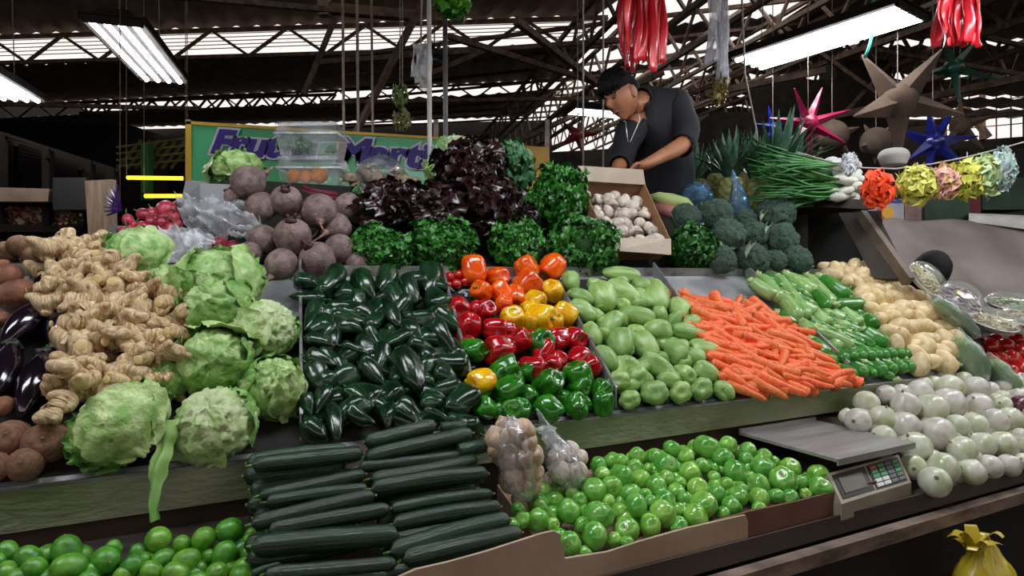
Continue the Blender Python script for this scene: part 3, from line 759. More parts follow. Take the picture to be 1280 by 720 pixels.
def lettuce_kind(name, seed, m, core, cat, grp, n=420, size=.13, curl=1.0):
    k = Kind(name, frill_mesh(seed, n, size, curl=curl), m, cat=cat, group=grp)
    k.parts.append(MB().lathe(lambda t: sph(t, .9, .40, .34), 12, 18).obj('heart', core, link=False))
    return k
LETG = [lettuce_kind('curly_lettuce', 5 + i, M_LETG, M_CORE, 'lettuce', 'curly green lettuces', 760, .085) for i in range(3)]
PARS = [lettuce_kind('parsley_bunch', 9, M_LETD, M_CORE, 'parsley', 'parsley', 620, .1, 1.4)]
LETP = [lettuce_kind('red_lettuce', 15 + i, M_LETP, mat('red_core', '#241012', rough=.8), 'lettuce', 'dark red leaf lettuces', 330, .16) for i in range(2)]
# ================================================================== PLACING
def put(kinds, px, py, w, heap, axis=None, roll=None, label=None, group=None, hf=.9, aspect=None, extra=0.0, parts=True):
    k = R.choice(kinds) if isinstance(kinds, list) else kinds
    t = on_heap(px, py, heap, .04).y; d = w * t / FOC
    P = on_heap(px, py, heap, d / 2 * hf + extra); d = w * P.y / FOC
    rot = basis(axis or rnd_dir(), R.uniform(0, 6.28) if roll is None else roll)
    sc = (d, d, d) if aspect is None else (d * aspect[0], d * aspect[1], d * aspect[2])
    return spawn(k, P, rot, sc, label, group, parts=parts)
def lay(kinds, p0, p1, thick, heap, h=None, label=None, group=None, roll=None, long=1.0, fore=.8, flat=1.0):
    """an elongated thing whose +z end is at p0 and other end at p1 in the photo"""
    k = R.choice(kinds) if isinstance(kinds, list) else kinds
    cx, cy = (p0[0] + p1[0]) / 2, (p0[1] + p1[1]) / 2
    t = on_heap(cx, cy, heap, .03).y; d = thick * t / FOC
    h = d * .5 if h is None else h
    C_ = on_heap(cx, cy, heap, h)
    A = on_heap(*p0, heap, h); B = on_heap(*p1, heap, h)
    L = math.hypot(p0[0] - p1[0], p0[1] - p1[1]) * C_.y / FOC
    ax = (A - B); L = L * (1 - fore) + ax.length * fore
    return spawn(k, C_, basis(ax, R.uniform(0, 6.28) if roll is None else roll), (d, d * flat, L * long), label, group)
def ell(cx, cy, L, ang):
    a = radians(ang); return (cx - cos(a) * L / 2, cy - sin(a) * L / 2), (cx + cos(a) * L / 2, cy + sin(a) * L / 2)

# ---- bell peppers (photo crop positions -> px)
def bp(lst, kinds, colour, where):
    objs = []
    for x, y, w in lst:
        px, py = 360 + x / 3, 320 + y / 3
        ax = Vector((R.uniform(-1, 1), R.uniform(-.7, 1), R.uniform(-1, .7)))
        objs.append(put(kinds, px, py, w / 3 * 1.04, BIN, ax, extra=R.uniform(0, .012)))
    label_rows(objs, 26, colour + ' bell pepper ' + where + ', {n} from the poblanos, row {r}')
    return objs
bp([(697, 57, 104), (787, 78, 86), (727, 132, 84), (800, 138, 84), (850, 150, 84), (808, 178, 74), (893, 45, 96), (990, 42, 104), (897, 105, 112)], B_OR, 'orange', 'at the top of its bin')
bp([(925, 168, 90), (990, 130, 92), (840, 235, 102), (948, 232, 112), (1035, 218, 98)], B_YE, 'yellow', 'above the red ones')
bp([(720, 475, 112)], B_YE, 'yellow', 'alone among green ones')
bp([(638, 197, 98), (735, 205, 92), (672, 270, 106), (775, 275, 98), (790, 355, 122), (865, 320, 92), (1015, 310, 92), (1075, 310, 94), (915, 422, 98), (1010, 395, 84), (1090, 385, 98), (1130, 420, 88), (960, 355, 84), (940, 400, 70)], B_RE, 'red', 'in the middle')
bp([(685, 355, 98), (945, 325, 118), (815, 425, 100), (850, 460, 84), (825, 505, 112), (975, 480, 114), (1085, 450, 122), (1175, 505, 86), (740, 572, 92), (790, 580, 60), (870, 580, 98), (975, 572, 108), (1080, 565, 96), (1115, 555, 54), (1030, 530, 70), (905, 520, 70)], B_GR, 'green', 'near the front')
# small red chillies tomatoes beside the orange peppers
o_ = [put(RTM, 360 + x / 3, 320 + y / 3, w / 3, BIN, extra=.01, group='small red tomatoes') for x, y, w in ((605, 80, 42), (640, 72, 44), (632, 105, 40), (600, 110, 34), (662, 98, 34))]
label_rows(o_, 8, 'small red tomato beside the orange peppers, {n} from the poblanos in row {r}')
# under-layer that fills the gaps of the bin
o_ = []
for P in scatter([(565, 372), (690, 372), (765, 505), (600, 520)], BIN, .035, .092):
    x, y = proj(P)
    k = B_OR if y < 385 else B_YE if y < 408 and x > 640 else B_RE if y < 462 else B_GR
    o_.append((spawn(R.choice(k), P, basis(rnd_dir()), .062), k))
for kk, cname in ((B_OR, 'orange'), (B_YE, 'yellow'), (B_RE, 'red'), (B_GR, 'green')):
    label_rows([o for o, k in o_ if k is kk], 20, 'half-buried ' + cname + ' bell pepper, {n} from the poblano bin in buried ' + cname + ' row {r}')

# ---- poblanos
o_ = []
for x, y, L, a, w in ((530, 88, 120, 88, 78), (455, 430, 170, 62, 105), (590, 330, 190, 50, 92), (590, 450, 100, 20, 80), (165, 90, 120, 125, 70), (285, 110, 120, 60, 75), (385, 215, 120, 60, 62), (95, 230, 120, 120, 66),
                      (150, 265, 85, 100, 70), (235, 265, 100, 20, 62), (120, 390, 120, 15, 60), (110, 450, 110, 70, 80), (175, 620, 140, 80, 55), (100, 655, 110, 30, 75), (270, 530, 130, 35, 62), (270, 605, 120, 30, 60),
                      (250, 350, 110, 15, 52), (325, 310, 90, 60, 66), (350, 380, 120, 100, 60), (320, 440, 120, 50, 60), (70, 100, 100, 10, 66), (365, 90, 100, 100, 70), (480, 240, 110, 10, 56), (630, 570, 100, 15, 60), (445, 590, 110, 40, 60),
                      (540, 520, 110, 10, 50), (200, 190, 110, 5, 50), (295, 215, 90, 30, 70), (400, 150, 100, 60, 60), (455, 130, 100, 70, 66), (120, 320, 110, 15, 50), (410, 310, 110, 150, 60), (495, 340, 100, 15, 58), (555, 600, 110, 15, 46),
                      (640, 620, 110, 20, 50), (130, 540, 110, 110, 66), (75, 560, 90, 70, 60), (200, 420, 100, 60, 60), (380, 510, 110, 160, 48), (375, 600, 90, 90, 60)):
    p0, p1 = ell(360 + x / 3, 320 + y / 3, L / 3, a)
    o_.append(lay(POB, p0, p1, w / 3 * 1.2, BIN, h=R.uniform(.045, .07), long=1.1))
for P in scatter([(382, 352), (548, 350), (590, 520), (580, 532), (384, 548)], BIN, .026, .066):
    th = R.uniform(0, pi); ax = U * cos(th) + (V + Z * .716).normalized() * sin(th) + Z * R.uniform(-.2, .3)
    s_ = R.uniform(1.1, 1.4)
    o_.append(spawn(R.choice(POB), P + Z * R.uniform(0, .022), basis(ax * R.choice((-1, 1)), R.uniform(0, 6.3)), (.056 * s_, .056 * s_, .086 * s_)))
label_rows(o_, 17, 'glossy dark poblano pepper, {n} from the cabbages in the {r} row up its bin')

# ---- chayotes
o_ = []
for x, y, L, w, a in ((108, 168, 88, 84, 80), (310, 140, 160, 74, 8), (235, 228, 140, 118, 60), (315, 210, 150, 92, 30), (445, 225, 170, 112, 65), (155, 228, 100, 64, 20), (155, 285, 124, 90, 30), (370, 305, 145, 96, 15), (268, 335, 135, 92, -55),
                      (543, 280, 105, 100, 80), (450, 362, 110, 108, 10), (307, 412, 135, 110, 75), (195, 380, 110, 84, 60), (405, 425, 140, 104, 50), (580, 368, 155, 76, 8), (525, 445, 130, 100, 60), (648, 440, 145, 96, 8), (248, 478, 125, 92, 45),
                      (345, 500, 90, 70, 20), (455, 508, 150, 100, 30), (565, 540, 84, 80, 40), (650, 528, 105, 82, 20), (370, 550, 110, 90, 30), (300, 562, 100, 80, 20), (440, 612, 122, 98, 70), (545, 610, 104, 80, 10), (628, 598, 106, 84, 30),
                      (715, 600, 96, 70, 20), (345, 637, 96, 74, 10), (495, 560, 90, 74, 10), (400, 190, 100, 80, 10), (390, 240, 100, 70, 20), (210, 180, 80, 60, 20), (600, 470, 90, 80, 30), (735, 605, 70, 60, 50), (200, 300, 90, 70, 10), (590, 330, 80, 66, 0)):
    if y > 530 and R.random() < .8:
        o_.append(put(CHA, 680 + x / 3.2, 300 + y / 3.2, (w + L) / 6.4 * 1.08, BIN, Vector((R.uniform(-.5, .5), -1, R.uniform(-.1, .5))), extra=.01)); continue
    p0, p1 = ell(680 + x / 3.2, 300 + y / 3.2, L / 3.2 * 1.04, a + (180 if R.random() < .7 else 0))
    o_.append(lay(CHA, p1, p0, w / 3.2 * 1.05, BIN, h=R.uniform(.035, .055), fore=.1))
for P in scatter([(712, 360), (810, 352), (900, 480), (780, 502)], BIN, .028, .075):
    o_.append(spawn(R.choice(CHA), P, basis(rnd_dir(-.5)), (.06, .06, .078)))
label_rows(o_, 18, 'chayote, {n} from the bell peppers in the {r} row up from the lip')

# ---- carrots: pile fills the front of its bin
cpoly = [(868, 372), (900, 377), (948, 384), (975, 395), (995, 412), (1012, 432), (1040, 458), (1064, 470), (1035, 478), (975, 488), (926, 492), (915, 478), (900, 455), (882, 425), (866, 402)]
o_ = []
for h, sp in ((.016, .075), (.036, .066), (.054, .062), (.066, .085)):
    for P in scatter(cpoly, BIN, h, sp, .4, (R.random() * .5, R.random() * .5), .55):
        px, py = proj(P); g = R.gauss(0, .32)
        th = -.55 + g if R.random() < .8 else R.uniform(-1.5, 1.5)
        ax = U * cos(th) + (V + Z * .716).normalized() * sin(th) + Z * R.uniform(-.1, .16)
        if R.random() < .25: ax = -ax
        s_ = R.uniform(.8, 1.2)
        o_.append(spawn(R.choice(CAR), P, basis(-ax, R.uniform(0, 6.3)), (.037 * s_, .037 * s_, .14 * s_ * R.uniform(.85, 1.15))))
p0, p1 = (835, 366), (852, 374)
for q in ((836, 364, 850, 376, 14), (862, 372, 900, 388, 15), (1020, 478, 1062, 470, 15), (996, 486, 1040, 466, 15)):
    o_.append(lay(CAR, q[0:2], q[2:4], q[4], BIN, h=.03))
label_rows(o_, 9, 'orange carrot, {n} from the chayotes in the {r} row up from the steel lip')

# ---- zucchini
C7 = lambda x, y: (920 + x / 3.272, 300 + y / 3.272)
o_ = []; od = []
for x0, y0, x1, y1, w, k in ((55, 165, 165, 235, 52, 0), (90, 140, 190, 250, 52, 0), (165, 145, 240, 245, 50, 0), (205, 140, 300, 225, 58, 0), (285, 140, 400, 270, 52, 0), (340, 150, 460, 235, 60, 1), (170, 215, 262, 325, 58, 0), (228, 218, 292, 320, 52, 0),
                             (320, 205, 380, 280, 44, 1), (400, 265, 525, 262, 52, 1), (350, 285, 462, 372, 52, 0), (425, 285, 512, 352, 58, 0), (298, 280, 385, 350, 54, 0), (390, 298, 445, 330, 44, 0), (535, 310, 568, 352, 50, 1), (330, 350, 430, 452, 56, 0),
                             (305, 405, 378, 480, 58, 1), (342, 372, 482, 442, 54, 0), (420, 378, 525, 435, 44, 1), (468, 378, 570, 442, 46, 1), (515, 368, 615, 432, 62, 1), (170, 295, 250, 358, 46, 1), (265, 335, 312, 385, 56, 0), (110, 150, 150, 190, 40, 0), (245, 250, 330, 300, 50, 0),
                             (420, 420, 480, 470, 46, 1), (560, 420, 620, 440, 40, 1), (235, 150, 330, 215, 50, 0), (500, 230, 560, 300, 46, 1)):
    o = lay(ZUCD if k else ZUC, C7(x0, y0), C7(x1, y1), w / 3.272 * 1.08, BIN, h=R.uniform(.03, .06), fore=.85)
    (od if k else o_).append(o)
for x, y, w in ((405, 492, 64), (455, 478, 54), (492, 474, 54), (527, 470, 52), (560, 468, 52), (590, 466, 50), (620, 466, 50), (652, 463, 50), (684, 462, 50), (712, 462, 46), (487, 545, 58), (530, 535, 56), (572, 538, 40), (608, 528, 56), (652, 524, 54), (692, 520, 52), (728, 515, 50)):
    px, py = C7(x, y)
    P = on_heap(px, py, BIN, .05); d = w / 3.272 * P.y / FOC
    od.append(spawn(R.choice(ZUCD), P + V * .05, basis((-.12, 1, .05), R.uniform(0, 6)), (d * 1.05, d * 1.05, .15)))
lo_ = []
for P in scatter([(940, 350), (1060, 348), (1180, 450), (1070, 468)], BIN, .02, .055, .2):
    px, py = proj(P)
    if px - 920 < (py - 300) * 1.5 + 75:
        lo_.append(spawn(R.choice(ZUCD), P, basis((.7, -.5, -.3), R.uniform(0, 6)), (.04, .04, .13)))
label_rows(o_, 16, 'pale striped zucchini, {n} from the carrots in the {r} pale row up')
label_rows(od, 16, 'brighter green zucchini, {n} from the carrots in the {r} bright row up')
label_rows(lo_, 16, 'green zucchini buried under others, {n} from the carrots in the {r} buried row up')

# ---- potatoes
ppoly = [C7(x, y) for x, y in ((350, 125), (430, 100), (540, 100), (625, 140), (690, 195), (785, 245), (850, 330), (905, 385), (880, 470), (865, 525), (760, 535), (735, 470), (640, 420), (585, 365), (535, 305), (470, 200), (400, 165))]
o_ = []
for h, sp in ((.026, .085), (.06, .072)):
    for P in scatter(ppoly, BIN, h, sp, .25, (h * 9, .3), 1.0):
        s_ = R.uniform(.88, 1.15); th = R.uniform(-.5, .5)
        o_.append(spawn(R.choice(POT), P, basis(rnd_dir(-.5), R.uniform(0, 6)), (.084 * s_, .084 * s_, .092 * s_)))
label_rows(o_, 13, 'cream potato, {n} from the zucchini in the {r} row up from the steel lip')

# ---- left heap: cabbages, eggplants, ginger, sweet potatoes
def cab(k, px, py, w, h, up, label, roll=0.0, hf=.85):
    t = on_heap(px, py, BIN, .07).y; d = w * t / FOC
    P = on_heap(px, py, BIN, d / 2 * hf)
    d = w * P.y / FOC
    return spawn(CAB[k], P, basis(up, roll), (d, d, d * min(1.1, h / w * 1.16)), label)
cab(0, 170, 314, 74, 60, (0, -.3, 1), 'light green cabbage behind the ginger, below the radishes', 1)
cab(3, 272, 347, 106, 68, (.2, -.3, 1), 'wide green cabbage just below the clear plastic bag', 2)
cab(1, 202, 360, 56, 60, (-.2, -.5, .9), 'small part-hidden cabbage between the ginger and the plastic bag', 0)
cab(1, 269, 384, 92, 76, (-.3, -.6, .8), 'green cabbage with deep wrinkles in the middle of the heap, second below the bag', 3)
cab(2, 334, 410, 84, 68, (.6, -.5, .7), 'smooth pale cabbage beside the top of the poblano bin', 1)
cab(3, 266, 450, 96, 76, (-.2, -.5, .85), 'green cabbage directly above the front pale one, beside the ginger', 4)
cab(1, 342, 484, 80, 90, (.4, -.6, .8), 'cabbage beside the poblano bin, under the smooth pale cabbage', 5)
cab(2, 269, 530, 110, 86, (.1, -.7, .75), 'pale cabbage lying on the steel lip at the front of the heap', 2)
cg = cab(0, 150, 528, 122, 90, (-.5, -.4, .8), 'front cabbage with loose leaves and one leaf strip hanging over the lip', 0)
cab(1, 205, 475, 60, 70, (0, -.4, .9), 'shaded cabbage wedged between the ginger and the front cabbages', 2)
# its ragged loose leaves and the hanging strip
def strip(pts, w0, w1, seed):
    mb = MB(); n = len(pts) - 1
    def f(a, b):
        s = b * n; i = min(int(s), n - 1); p = Vector(pts[i]).lerp(Vector(pts[i + 1]), s - i)
        w = (w0 + (w1 - w0) * b) * (1 + .16 * sin(13 * b + seed) + .10 * sin(31 * b + 2 * seed)); x = (a - .5) * w
        return p + U * x + Vector((0, -1, 0)) * (.006 * cos(a * 7 + 3 * b + seed) + .003 * sin(17 * b))
    mb.grid(f, 6, 24); return mb
vp = [on_v(*q, -.03 - .012 * i) for i, q in enumerate(((205, 525), (207, 545), (203, 565), (197, 585), (193, 605), (191, 630), (192, 652)))]
cov = strip(vp, .042, .014, 1).obj('hanging_leaf', M_CABD); child(cov, cg)
for i, (q0, q1, q2) in enumerate((((150, 560), (120, 575), (108, 590)), ((130, 550), (108, 562), (98, 580)), ((175, 560), (160, 572), (140, 580)), ((120, 530), (98, 545), (90, 565)), ((150, 565), (140, 582), (132, 592)))):
    child(strip([on_v(*q0, .03), on_v(*q1, .0), on_v(*q2, -.02)], .06, .03, i * 2).obj('ragged_leaf', M_CABD), cg)

for i, (p0, p1, w, l) in enumerate((((72, 372), (0, 432), 42, 'glossy black eggplant lying slanted above the other eggplants'), ((84, 372), (70, 440), 44, 'glossy black eggplant tucked against the ginger heap'),
                                    ((62, 430), (28, 520), 46, 'glossy black eggplant nearest the front, above the jicamas'), ((20, 425), (-8, 500), 44, 'glossy black eggplant cut by the edge of the photo'),
                                    ((70, 340), (42, 372), 30, 'small dark eggplant between the sweet potatoes and the ginger'), ((95, 440), (80, 500), 40, 'black eggplant mostly hidden under the ginger'))):
    lay(EGG, p0, p1, w, BIN, h=.05, label=l)
for i, (p0, p1, w, l) in enumerate((((-8, 348), (28, 340), 26, 'reddish sweet potato at the top of the brown heap'), ((-8, 372), (52, 364), 36, 'knobbly long sweet potato above the eggplants'), ((-10, 396), (12, 402), 24, 'sweet potato tip peeking out below the knobbly long one'),
                                    ((-6, 505), (16, 510), 26, 'sweet potato between the eggplants and the jicamas'), ((-10, 335), (12, 330), 22, 'small sweet potato at the very top of the heap'))):
    lay(SWP, p0, p1, w * 1.35, BIN, h=.045, label=l)
for px, py, w, l in ((59, 553, 56, 'round brown jicama beside the front cabbage'), (16, 548, 48, 'round brown jicama at the edge of the photo'), (32, 580, 44, 'round jicama resting on the steel lip'), (-8, 585, 40, 'jicama cut off by the edge of the photo, on the lip')):
    put(JIC, px, py, w, BIN, (.3, -.8, .4), label=l)
# ginger mound
gp = [(60, 305), (128, 302), (175, 340), (232, 385), (236, 412), (214, 450), (204, 488), (165, 480), (105, 492), (70, 500), (82, 462), (104, 430), (78, 396), (62, 372), (38, 338)]
o_ = []
for h, sp in ((.03, .085), (.07, .07), (.10, .062)):
    for P in scatter(gp, BIN, h, sp, .35, (h * 3, h * 5), .8):
        s_ = R.uniform(.09, .125)
        th = R.uniform(0, 2 * pi)
        o_.append(spawn(R.choice(GIN), P, basis(U * cos(th) + V * sin(th) + Z * R.uniform(-.3, .4), R.uniform(0, 6)), (s_, s_, s_)))
for p0, p1, w in (((100, 318), (140, 345), 60), ((75, 340), (100, 372), 64), ((165, 400), (185, 445), 62), ((68, 480), (110, 462), 60), ((62, 520), (100, 490), 62), ((140, 460), (195, 470), 60), ((190, 445), (212, 430), 54)):
    o_.append(lay(GIN, p0, p1, w, BIN, h=.10, long=1.3, fore=.2))
label_rows(o_, 22, 'beige ginger root, {n} from the eggplants in the {r} row up the ginger heap')

# ---- lower counter
TOMH = (1.005, .35); LIMH = (1.035, .45); CUCHP = (1.178, .8); ONH = (1.05, .5)
def boxstuff(name, pix, v0, v1, za, zb, m, label, cat):
    """open sloped cardboard tray under a heap, between two places along the counter"""
    u0, u1 = pix
    o = empty(name, W((u0 + u1) / 2, (v0 + v1) / 2, .86), label, cat)
    child(MB().hexa([W(u0, v0, .862), W(u1, v0, .862), W(u1, v1, .885), W(u0, v1, .885)], [W(u0, v0, za), W(u1, v0, za), W(u1, v1, zb), W(u0, v1, zb)]).obj('sloped_base', m, None, False), o)
    return o
un = lambda px, py, heap: loc(on_heap(px, py, heap))[0]
boxstuff('produce_crate', (-1.35, un(318, 660, LIMH)), -.33, -.03, .88, .985, M_DARKWOOD, 'dark wooden crate under the limes', 'crate')
boxstuff('produce_crate', (un(330, 640, CUCHP), un(640, 640, CUCHP) - .03), -.30, -.04, .90, 1.10, M_DARKWOOD, 'dark wooden crate propping up the cucumbers', 'crate')
boxstuff('cardboard_tray', (un(655, 640, TOMH), un(1000, 590, TOMH)), -.325, -.03, .872, .965, M_CARD, 'shallow cardboard tray under the green tomatoes', 'tray')
boxstuff('produce_crate', (un(1095, 560, ONH), un(1330, 560, ONH)), -.30, .0, .885, 1.0, M_DARKWOOD, 'dark wooden crate under the white onions', 'crate')

C5 = lambda x, y: (660 + x / 3.2, 500 + y / 3.2)
TOMS = [(282, 262, 75), (372, 247, 62), (437, 222, 67), (512, 228, 72), (577, 195, 74), (632, 225, 70), (715, 188, 107), (800, 183, 77), (880, 205, 74), (780, 235, 87), (698, 262, 62), (552, 263, 95), (645, 290, 87), (872, 237, 62), (945, 225, 62), (828, 290, 97), (940, 268, 98),
        (1050, 270, 80), (1162, 305, 92), (1170, 352, 92), (1020, 320, 112), (1085, 335, 72), (922, 340, 87), (428, 270, 67), (480, 275, 45), (300, 300, 67), (380, 305, 87), (450, 315, 77), (262, 360, 102), (335, 350, 90), (512, 345, 87), (555, 312, 64), (410, 375, 92), (680, 355, 87),
        (745, 312, 58), (795, 335, 60), (755, 375, 82), (592, 368, 72), (840, 385, 82), (925, 395, 87), (990, 385, 72), (1048, 392, 70), (430, 425, 100), (165, 445, 105), (282, 460, 120), (365, 445, 68), (495, 410, 64), (550, 405, 87), (630, 400, 64), (540, 455, 110), (700, 420, 110),
        (672, 470, 107), (490, 503, 97), (600, 505, 80), (395, 518, 98), (265, 545, 112), (165, 575, 98), (105, 618, 45), (345, 560, 64), (40, 480, 92), (50, 425, 64), (100, 500, 60), (180, 380, 64), (815, 425, 84), (925, 437, 60), (395, 568, 55), (230, 612, 58), (205, 400, 64),
        (320, 405, 58), (605, 440, 58), (1110, 380, 54), (780, 455, 58), (470, 380, 56), (610, 330, 50), (860, 355, 52), (530, 375, 60), (-20, 480, 70), (-40, 440, 60), (-60, 500, 60), (220, 500, 66), (890, 310, 50), (1000, 350, 50), (740, 275, 50)]
o_ = []
for x, y, w in TOMS:
    o_.append(put(TOM, *C5(x, y), w / 3.2 * 1.05, TOMH, Vector((R.uniform(-.9, .9), R.uniform(-1, .3), R.uniform(-.2, 1))), extra=R.uniform(0, .01)))
for P in scatter([C5(230, 240), C5(700, 190), C5(1000, 230), C5(1200, 340), C5(950, 430), C5(400, 560), C5(100, 600), C5(-20, 420)], TOMH, .002, .055):
    o_.append(spawn(R.choice(TOM), P, basis(rnd_dir()), .05))
label_rows(o_, 15, 'green tomato, {n} from the cucumbers in the {r} row up from the cardboard edge')

C2 = lambda x, y: (x / 2.77, 460 + y / 2.77)
o_ = []
for x, y, w in ((25, 640, 76), (25, 705, 76), (100, 660, 88), (120, 697, 90), (230, 635, 104), (240, 692, 108), (365, 665, 104), (455, 692, 84), (425, 720, 70), (548, 593, 92), (630, 610, 66), (705, 595, 86), (795, 562, 92), (565, 662, 74), (645, 667, 86), (525, 705, 74), (610, 712, 86), (775, 645, 86), (750, 712, 84), (845, 692, 80),
                (860, 640, 68), (868, 575, 52), (480, 640, 60), (840, 722, 80), (170, 725, 66), (60, 728, 70), (300, 735, 70), (690, 735, 66), (870, 600, 60), (330, 700, 60), (690, 690, 52), (-20, 670, 70), (395, 625, 58), (500, 665, 52), (720, 655, 52)):
    o_.append(put(LIM, *C2(x, y), w / 2.77 * 1.05, LIMH, Vector((R.uniform(-.9, .9), R.uniform(-1, .3), R.uniform(-.4, 1))), extra=R.uniform(0, .01), aspect=(.96, .96, 1.06)))
for P in scatter([(-40, 700), (180, 685), (320, 660), (330, 760), (-40, 790)], LIMH, .0, .052):
    o_.append(spawn(R.choice(LIM), P, basis(rnd_dir()), .046))
label_rows(o_, 15, 'green lime, {n} from the edge of the photo in the {r} row up from below')

C4 = lambda x, y: (300 + x / 3.2, 500 + y / 3.2)
CU = [(55, 262, 505, 212, 66), (85, 385, 515, 295, 58), (108, 405, 520, 350, 54), (55, 495, 552, 378, 68), (118, 520, 612, 432, 68), (55, 585, 648, 535, 92), (105, 700, 642, 655, 70), (502, 172, 790, 98, 66), (508, 228, 950, 128, 68), (800, 110, 908, 102, 46), (870, 205, 990, 180, 58),
      (530, 322, 968, 240, 62), (528, 352, 1002, 288, 74), (600, 432, 1022, 368, 54), (612, 492, 1052, 420, 66), (606, 602, 1092, 468, 80), (655, 640, 1145, 528, 84), (665, 672, 960, 622, 56), (45, 695, 165, 655, 34), (200, 712, 600, 700, 60), (500, 700, 900, 650, 60), (560, 560, 980, 500, 56), (480, 270, 900, 220, 50), (450, 320, 560, 300, 50), (420, 420, 620, 520, 50)]
CU = CU[:23]
lb = []
for i, (x0, y0, x1, y1, w) in enumerate(CU):
    lb.append(lay(CUC, C4(x0, y0), C4(x1, y1), w / 3.2 * 1.02, CUCHP, h=R.uniform(.022, .032) + (.012 if w > 64 else 0), roll=R.choice((0, 3.14)) + R.uniform(-.4, .4), fore=.9))
for side in (0, 1):
    grp = [o for o in lb if (proj(o.matrix_world.translation)[0] > 468) == bool(side)]
    grp.sort(key=lambda o: proj(o.matrix_world.translation)[1])
    for k, o in enumerate(grp): o['label'] = 'dark green cucumber, %s from the top of the stack %s' % (ORD[k + 1], ('nearer the limes', 'nearer the green tomatoes')[side])
for k in range(16):
    p = on_heap(345 + (k % 2) * 155 + R.uniform(-10, 10), 575 + (k // 2) * 17, CUCHP, -.022)
    spawn(R.choice(CUC), p + U * .05, basis(U + V * R.uniform(-.1, .1), 0), (.04, .04, .19), 'cucumber buried under the top layer, %s down on the %s' % (ORD[k // 2 + 1], ('limes side', 'tomato side')[k % 2]))

ONS = [(452, 122, 87), (520, 92, 68), (573, 85, 62), (422, 183, 87), (505, 172, 87), (585, 127, 96), (635, 87, 92), (685, 57, 64), (740, 72, 98), (830, 72, 88), (680, 142, 106), (738, 122, 108), (840, 132, 94), (585, 200, 100), (697, 227, 118), (765, 200, 82), (825, 197, 87), (900, 182, 86), (950, 177, 84), (510, 240, 84),
       (620, 275, 110), (785, 285, 98), (855, 267, 90), (925, 265, 94), (612, 342, 88), (720, 347, 108), (688, 395, 104), (815, 362, 92), (880, 342, 84), (945, 337, 78), (985, 240, 64), (990, 322, 56), (725, 35, 60), (385, 168, 56), (925, 125, 56), (790, 40, 56), (1040, 200, 90), (1030, 280, 90), (1060, 130, 80), (1010, 150, 60), (650, 60, 60), (980, 100, 60)]
o_ = []
for x, y, w in ONS:
    o_.append(put(ONI, 920 + x / 2.769, 460 + y / 2.769, w / 2.769 * 1.0, ONH, Vector((R.uniform(-1, 1), R.uniform(-.6, 1), R.uniform(-.6, 1))), extra=R.uniform(0, .01)))
for P in scatter([(1060, 520), (1170, 478), (1300, 470), (1330, 560), (1170, 605)], ONH, .0, .075):
    o_.append(spawn(R.choice(ONI), P, basis(rnd_dir(0)), .066))
label_rows(o_, 17, 'white onion, {n} from the weighing scale in the {r} row up from the counter lip')
put(RON, 1277, 508, 28, ONH, (.3, -.5, .8), label='single dark red onion at the edge of the photo, above the white onions')

# ---- cardboard sides standing behind the lip
def cardside(name, top, v, zb, m, label, th=.006):
    tp = [on_v(x, y, v) for x, y in top]; n = len(tp); bt = [W(loc(p)[0], v, zb) for p in tp]
    mb = MB()
    for q in (0, th):
        mb.v += [tuple(p + V * q) for p in tp + bt]
    for i in range(n - 1):
        mb.f += [(n + i, n + i + 1, i + 1, i), (2 * n + i, 2 * n + i + 1, 3 * n + i + 1, 3 * n + i), (i, i + 1, 2 * n + i + 1, 2 * n + i), (3 * n + i, 3 * n + i + 1, n + i + 1, n + i)]
    mb.f += [(0, 2 * n, 3 * n, n), (n - 1, 2 * n - 1, 4 * n - 1, 3 * n - 1)]
    o = mb.obj(name, m, None, False); return tag(o, label, 'cardboard', 'cardboard box sides')
cardside('cardboard_flap', [(498, 722), (520, 712), (560, 703), (610, 689), (650, 676), (678, 667), (692, 664), (701, 668), (698, 676), (706, 684)], -.352, .862, M_CARD_PALE, 'torn curved cardboard edge in front of the cucumbers')
cardside('cardboard_flap', [(672, 708), (690, 701), (760, 690), (800, 677), (860, 660), (905, 650), (932, 644), (935, 652)], -.345, .862, M_CARD_PALE, 'pale greyish cardboard side in front of the green tomatoes')
cardside('cardboard_flap', [(893, 652), (935, 640), (1000, 626), (1096, 601)], -.338, .862, mat('red_brown_card', '#7a5644', '#68483a', rough=.85), 'reddish brown cardboard side ending below the weighing scale')

# ---- weighing scale
PZ = .995
q = [on_z(946, 536, PZ), on_z(1040, 521, PZ), on_z(1119, 558, PZ), on_z(1023, 580, PZ)]
c = sum(q, Vector()) / 4
ex = ((q[1] - q[0]) + (q[2] - q[3])) / 2; ey = ((q[0] - q[3]) + (q[1] - q[2])) / 2
ex2 = ex.normalized(); ey2 = Z.cross(ex2)
Wx, Wy = ex.length, abs(ey.dot(ey2))
rot = Matrix((ex2, ey2, Z)).transposed()
PZ2 = PZ - .862
sc_ = empty('weighing_scale', Vector((c.x, c.y, .868)), 'electronic weighing scale with a flat steel platter beside the white onions', 'scale', None, rot)
hz = PZ - .868
M_SCB = mat('scale_body_plastic', '#a39a86', '#857c6a', rough=.5, scale=6)
MB().box((0, 0, hz - .004), (Wx, Wy, .008)).box((0, Wy / 2 - .004, hz + .004), (Wx, .01, .012)).box((0, -Wy / 2, hz - .008), (Wx, .004, .016)).obj('platter', mat('brushed_platter', '#b8b6b4', '#9a989a', rough=.3, metal=.4, scale=4, bump=.05, stretch=(1, 12, 1)), sc_, False)
MB().box((0, .0, .035), (Wx * .9, Wy * .9, .06)).box((0, 0, .08), (.1, .1, .05)).obj('body', mat('scale_dark_body', '#3c3530', '#2a2522', rough=.5), sc_, False)
Ri = rot.transposed(); oc = Vector((c.x, c.y, .868))
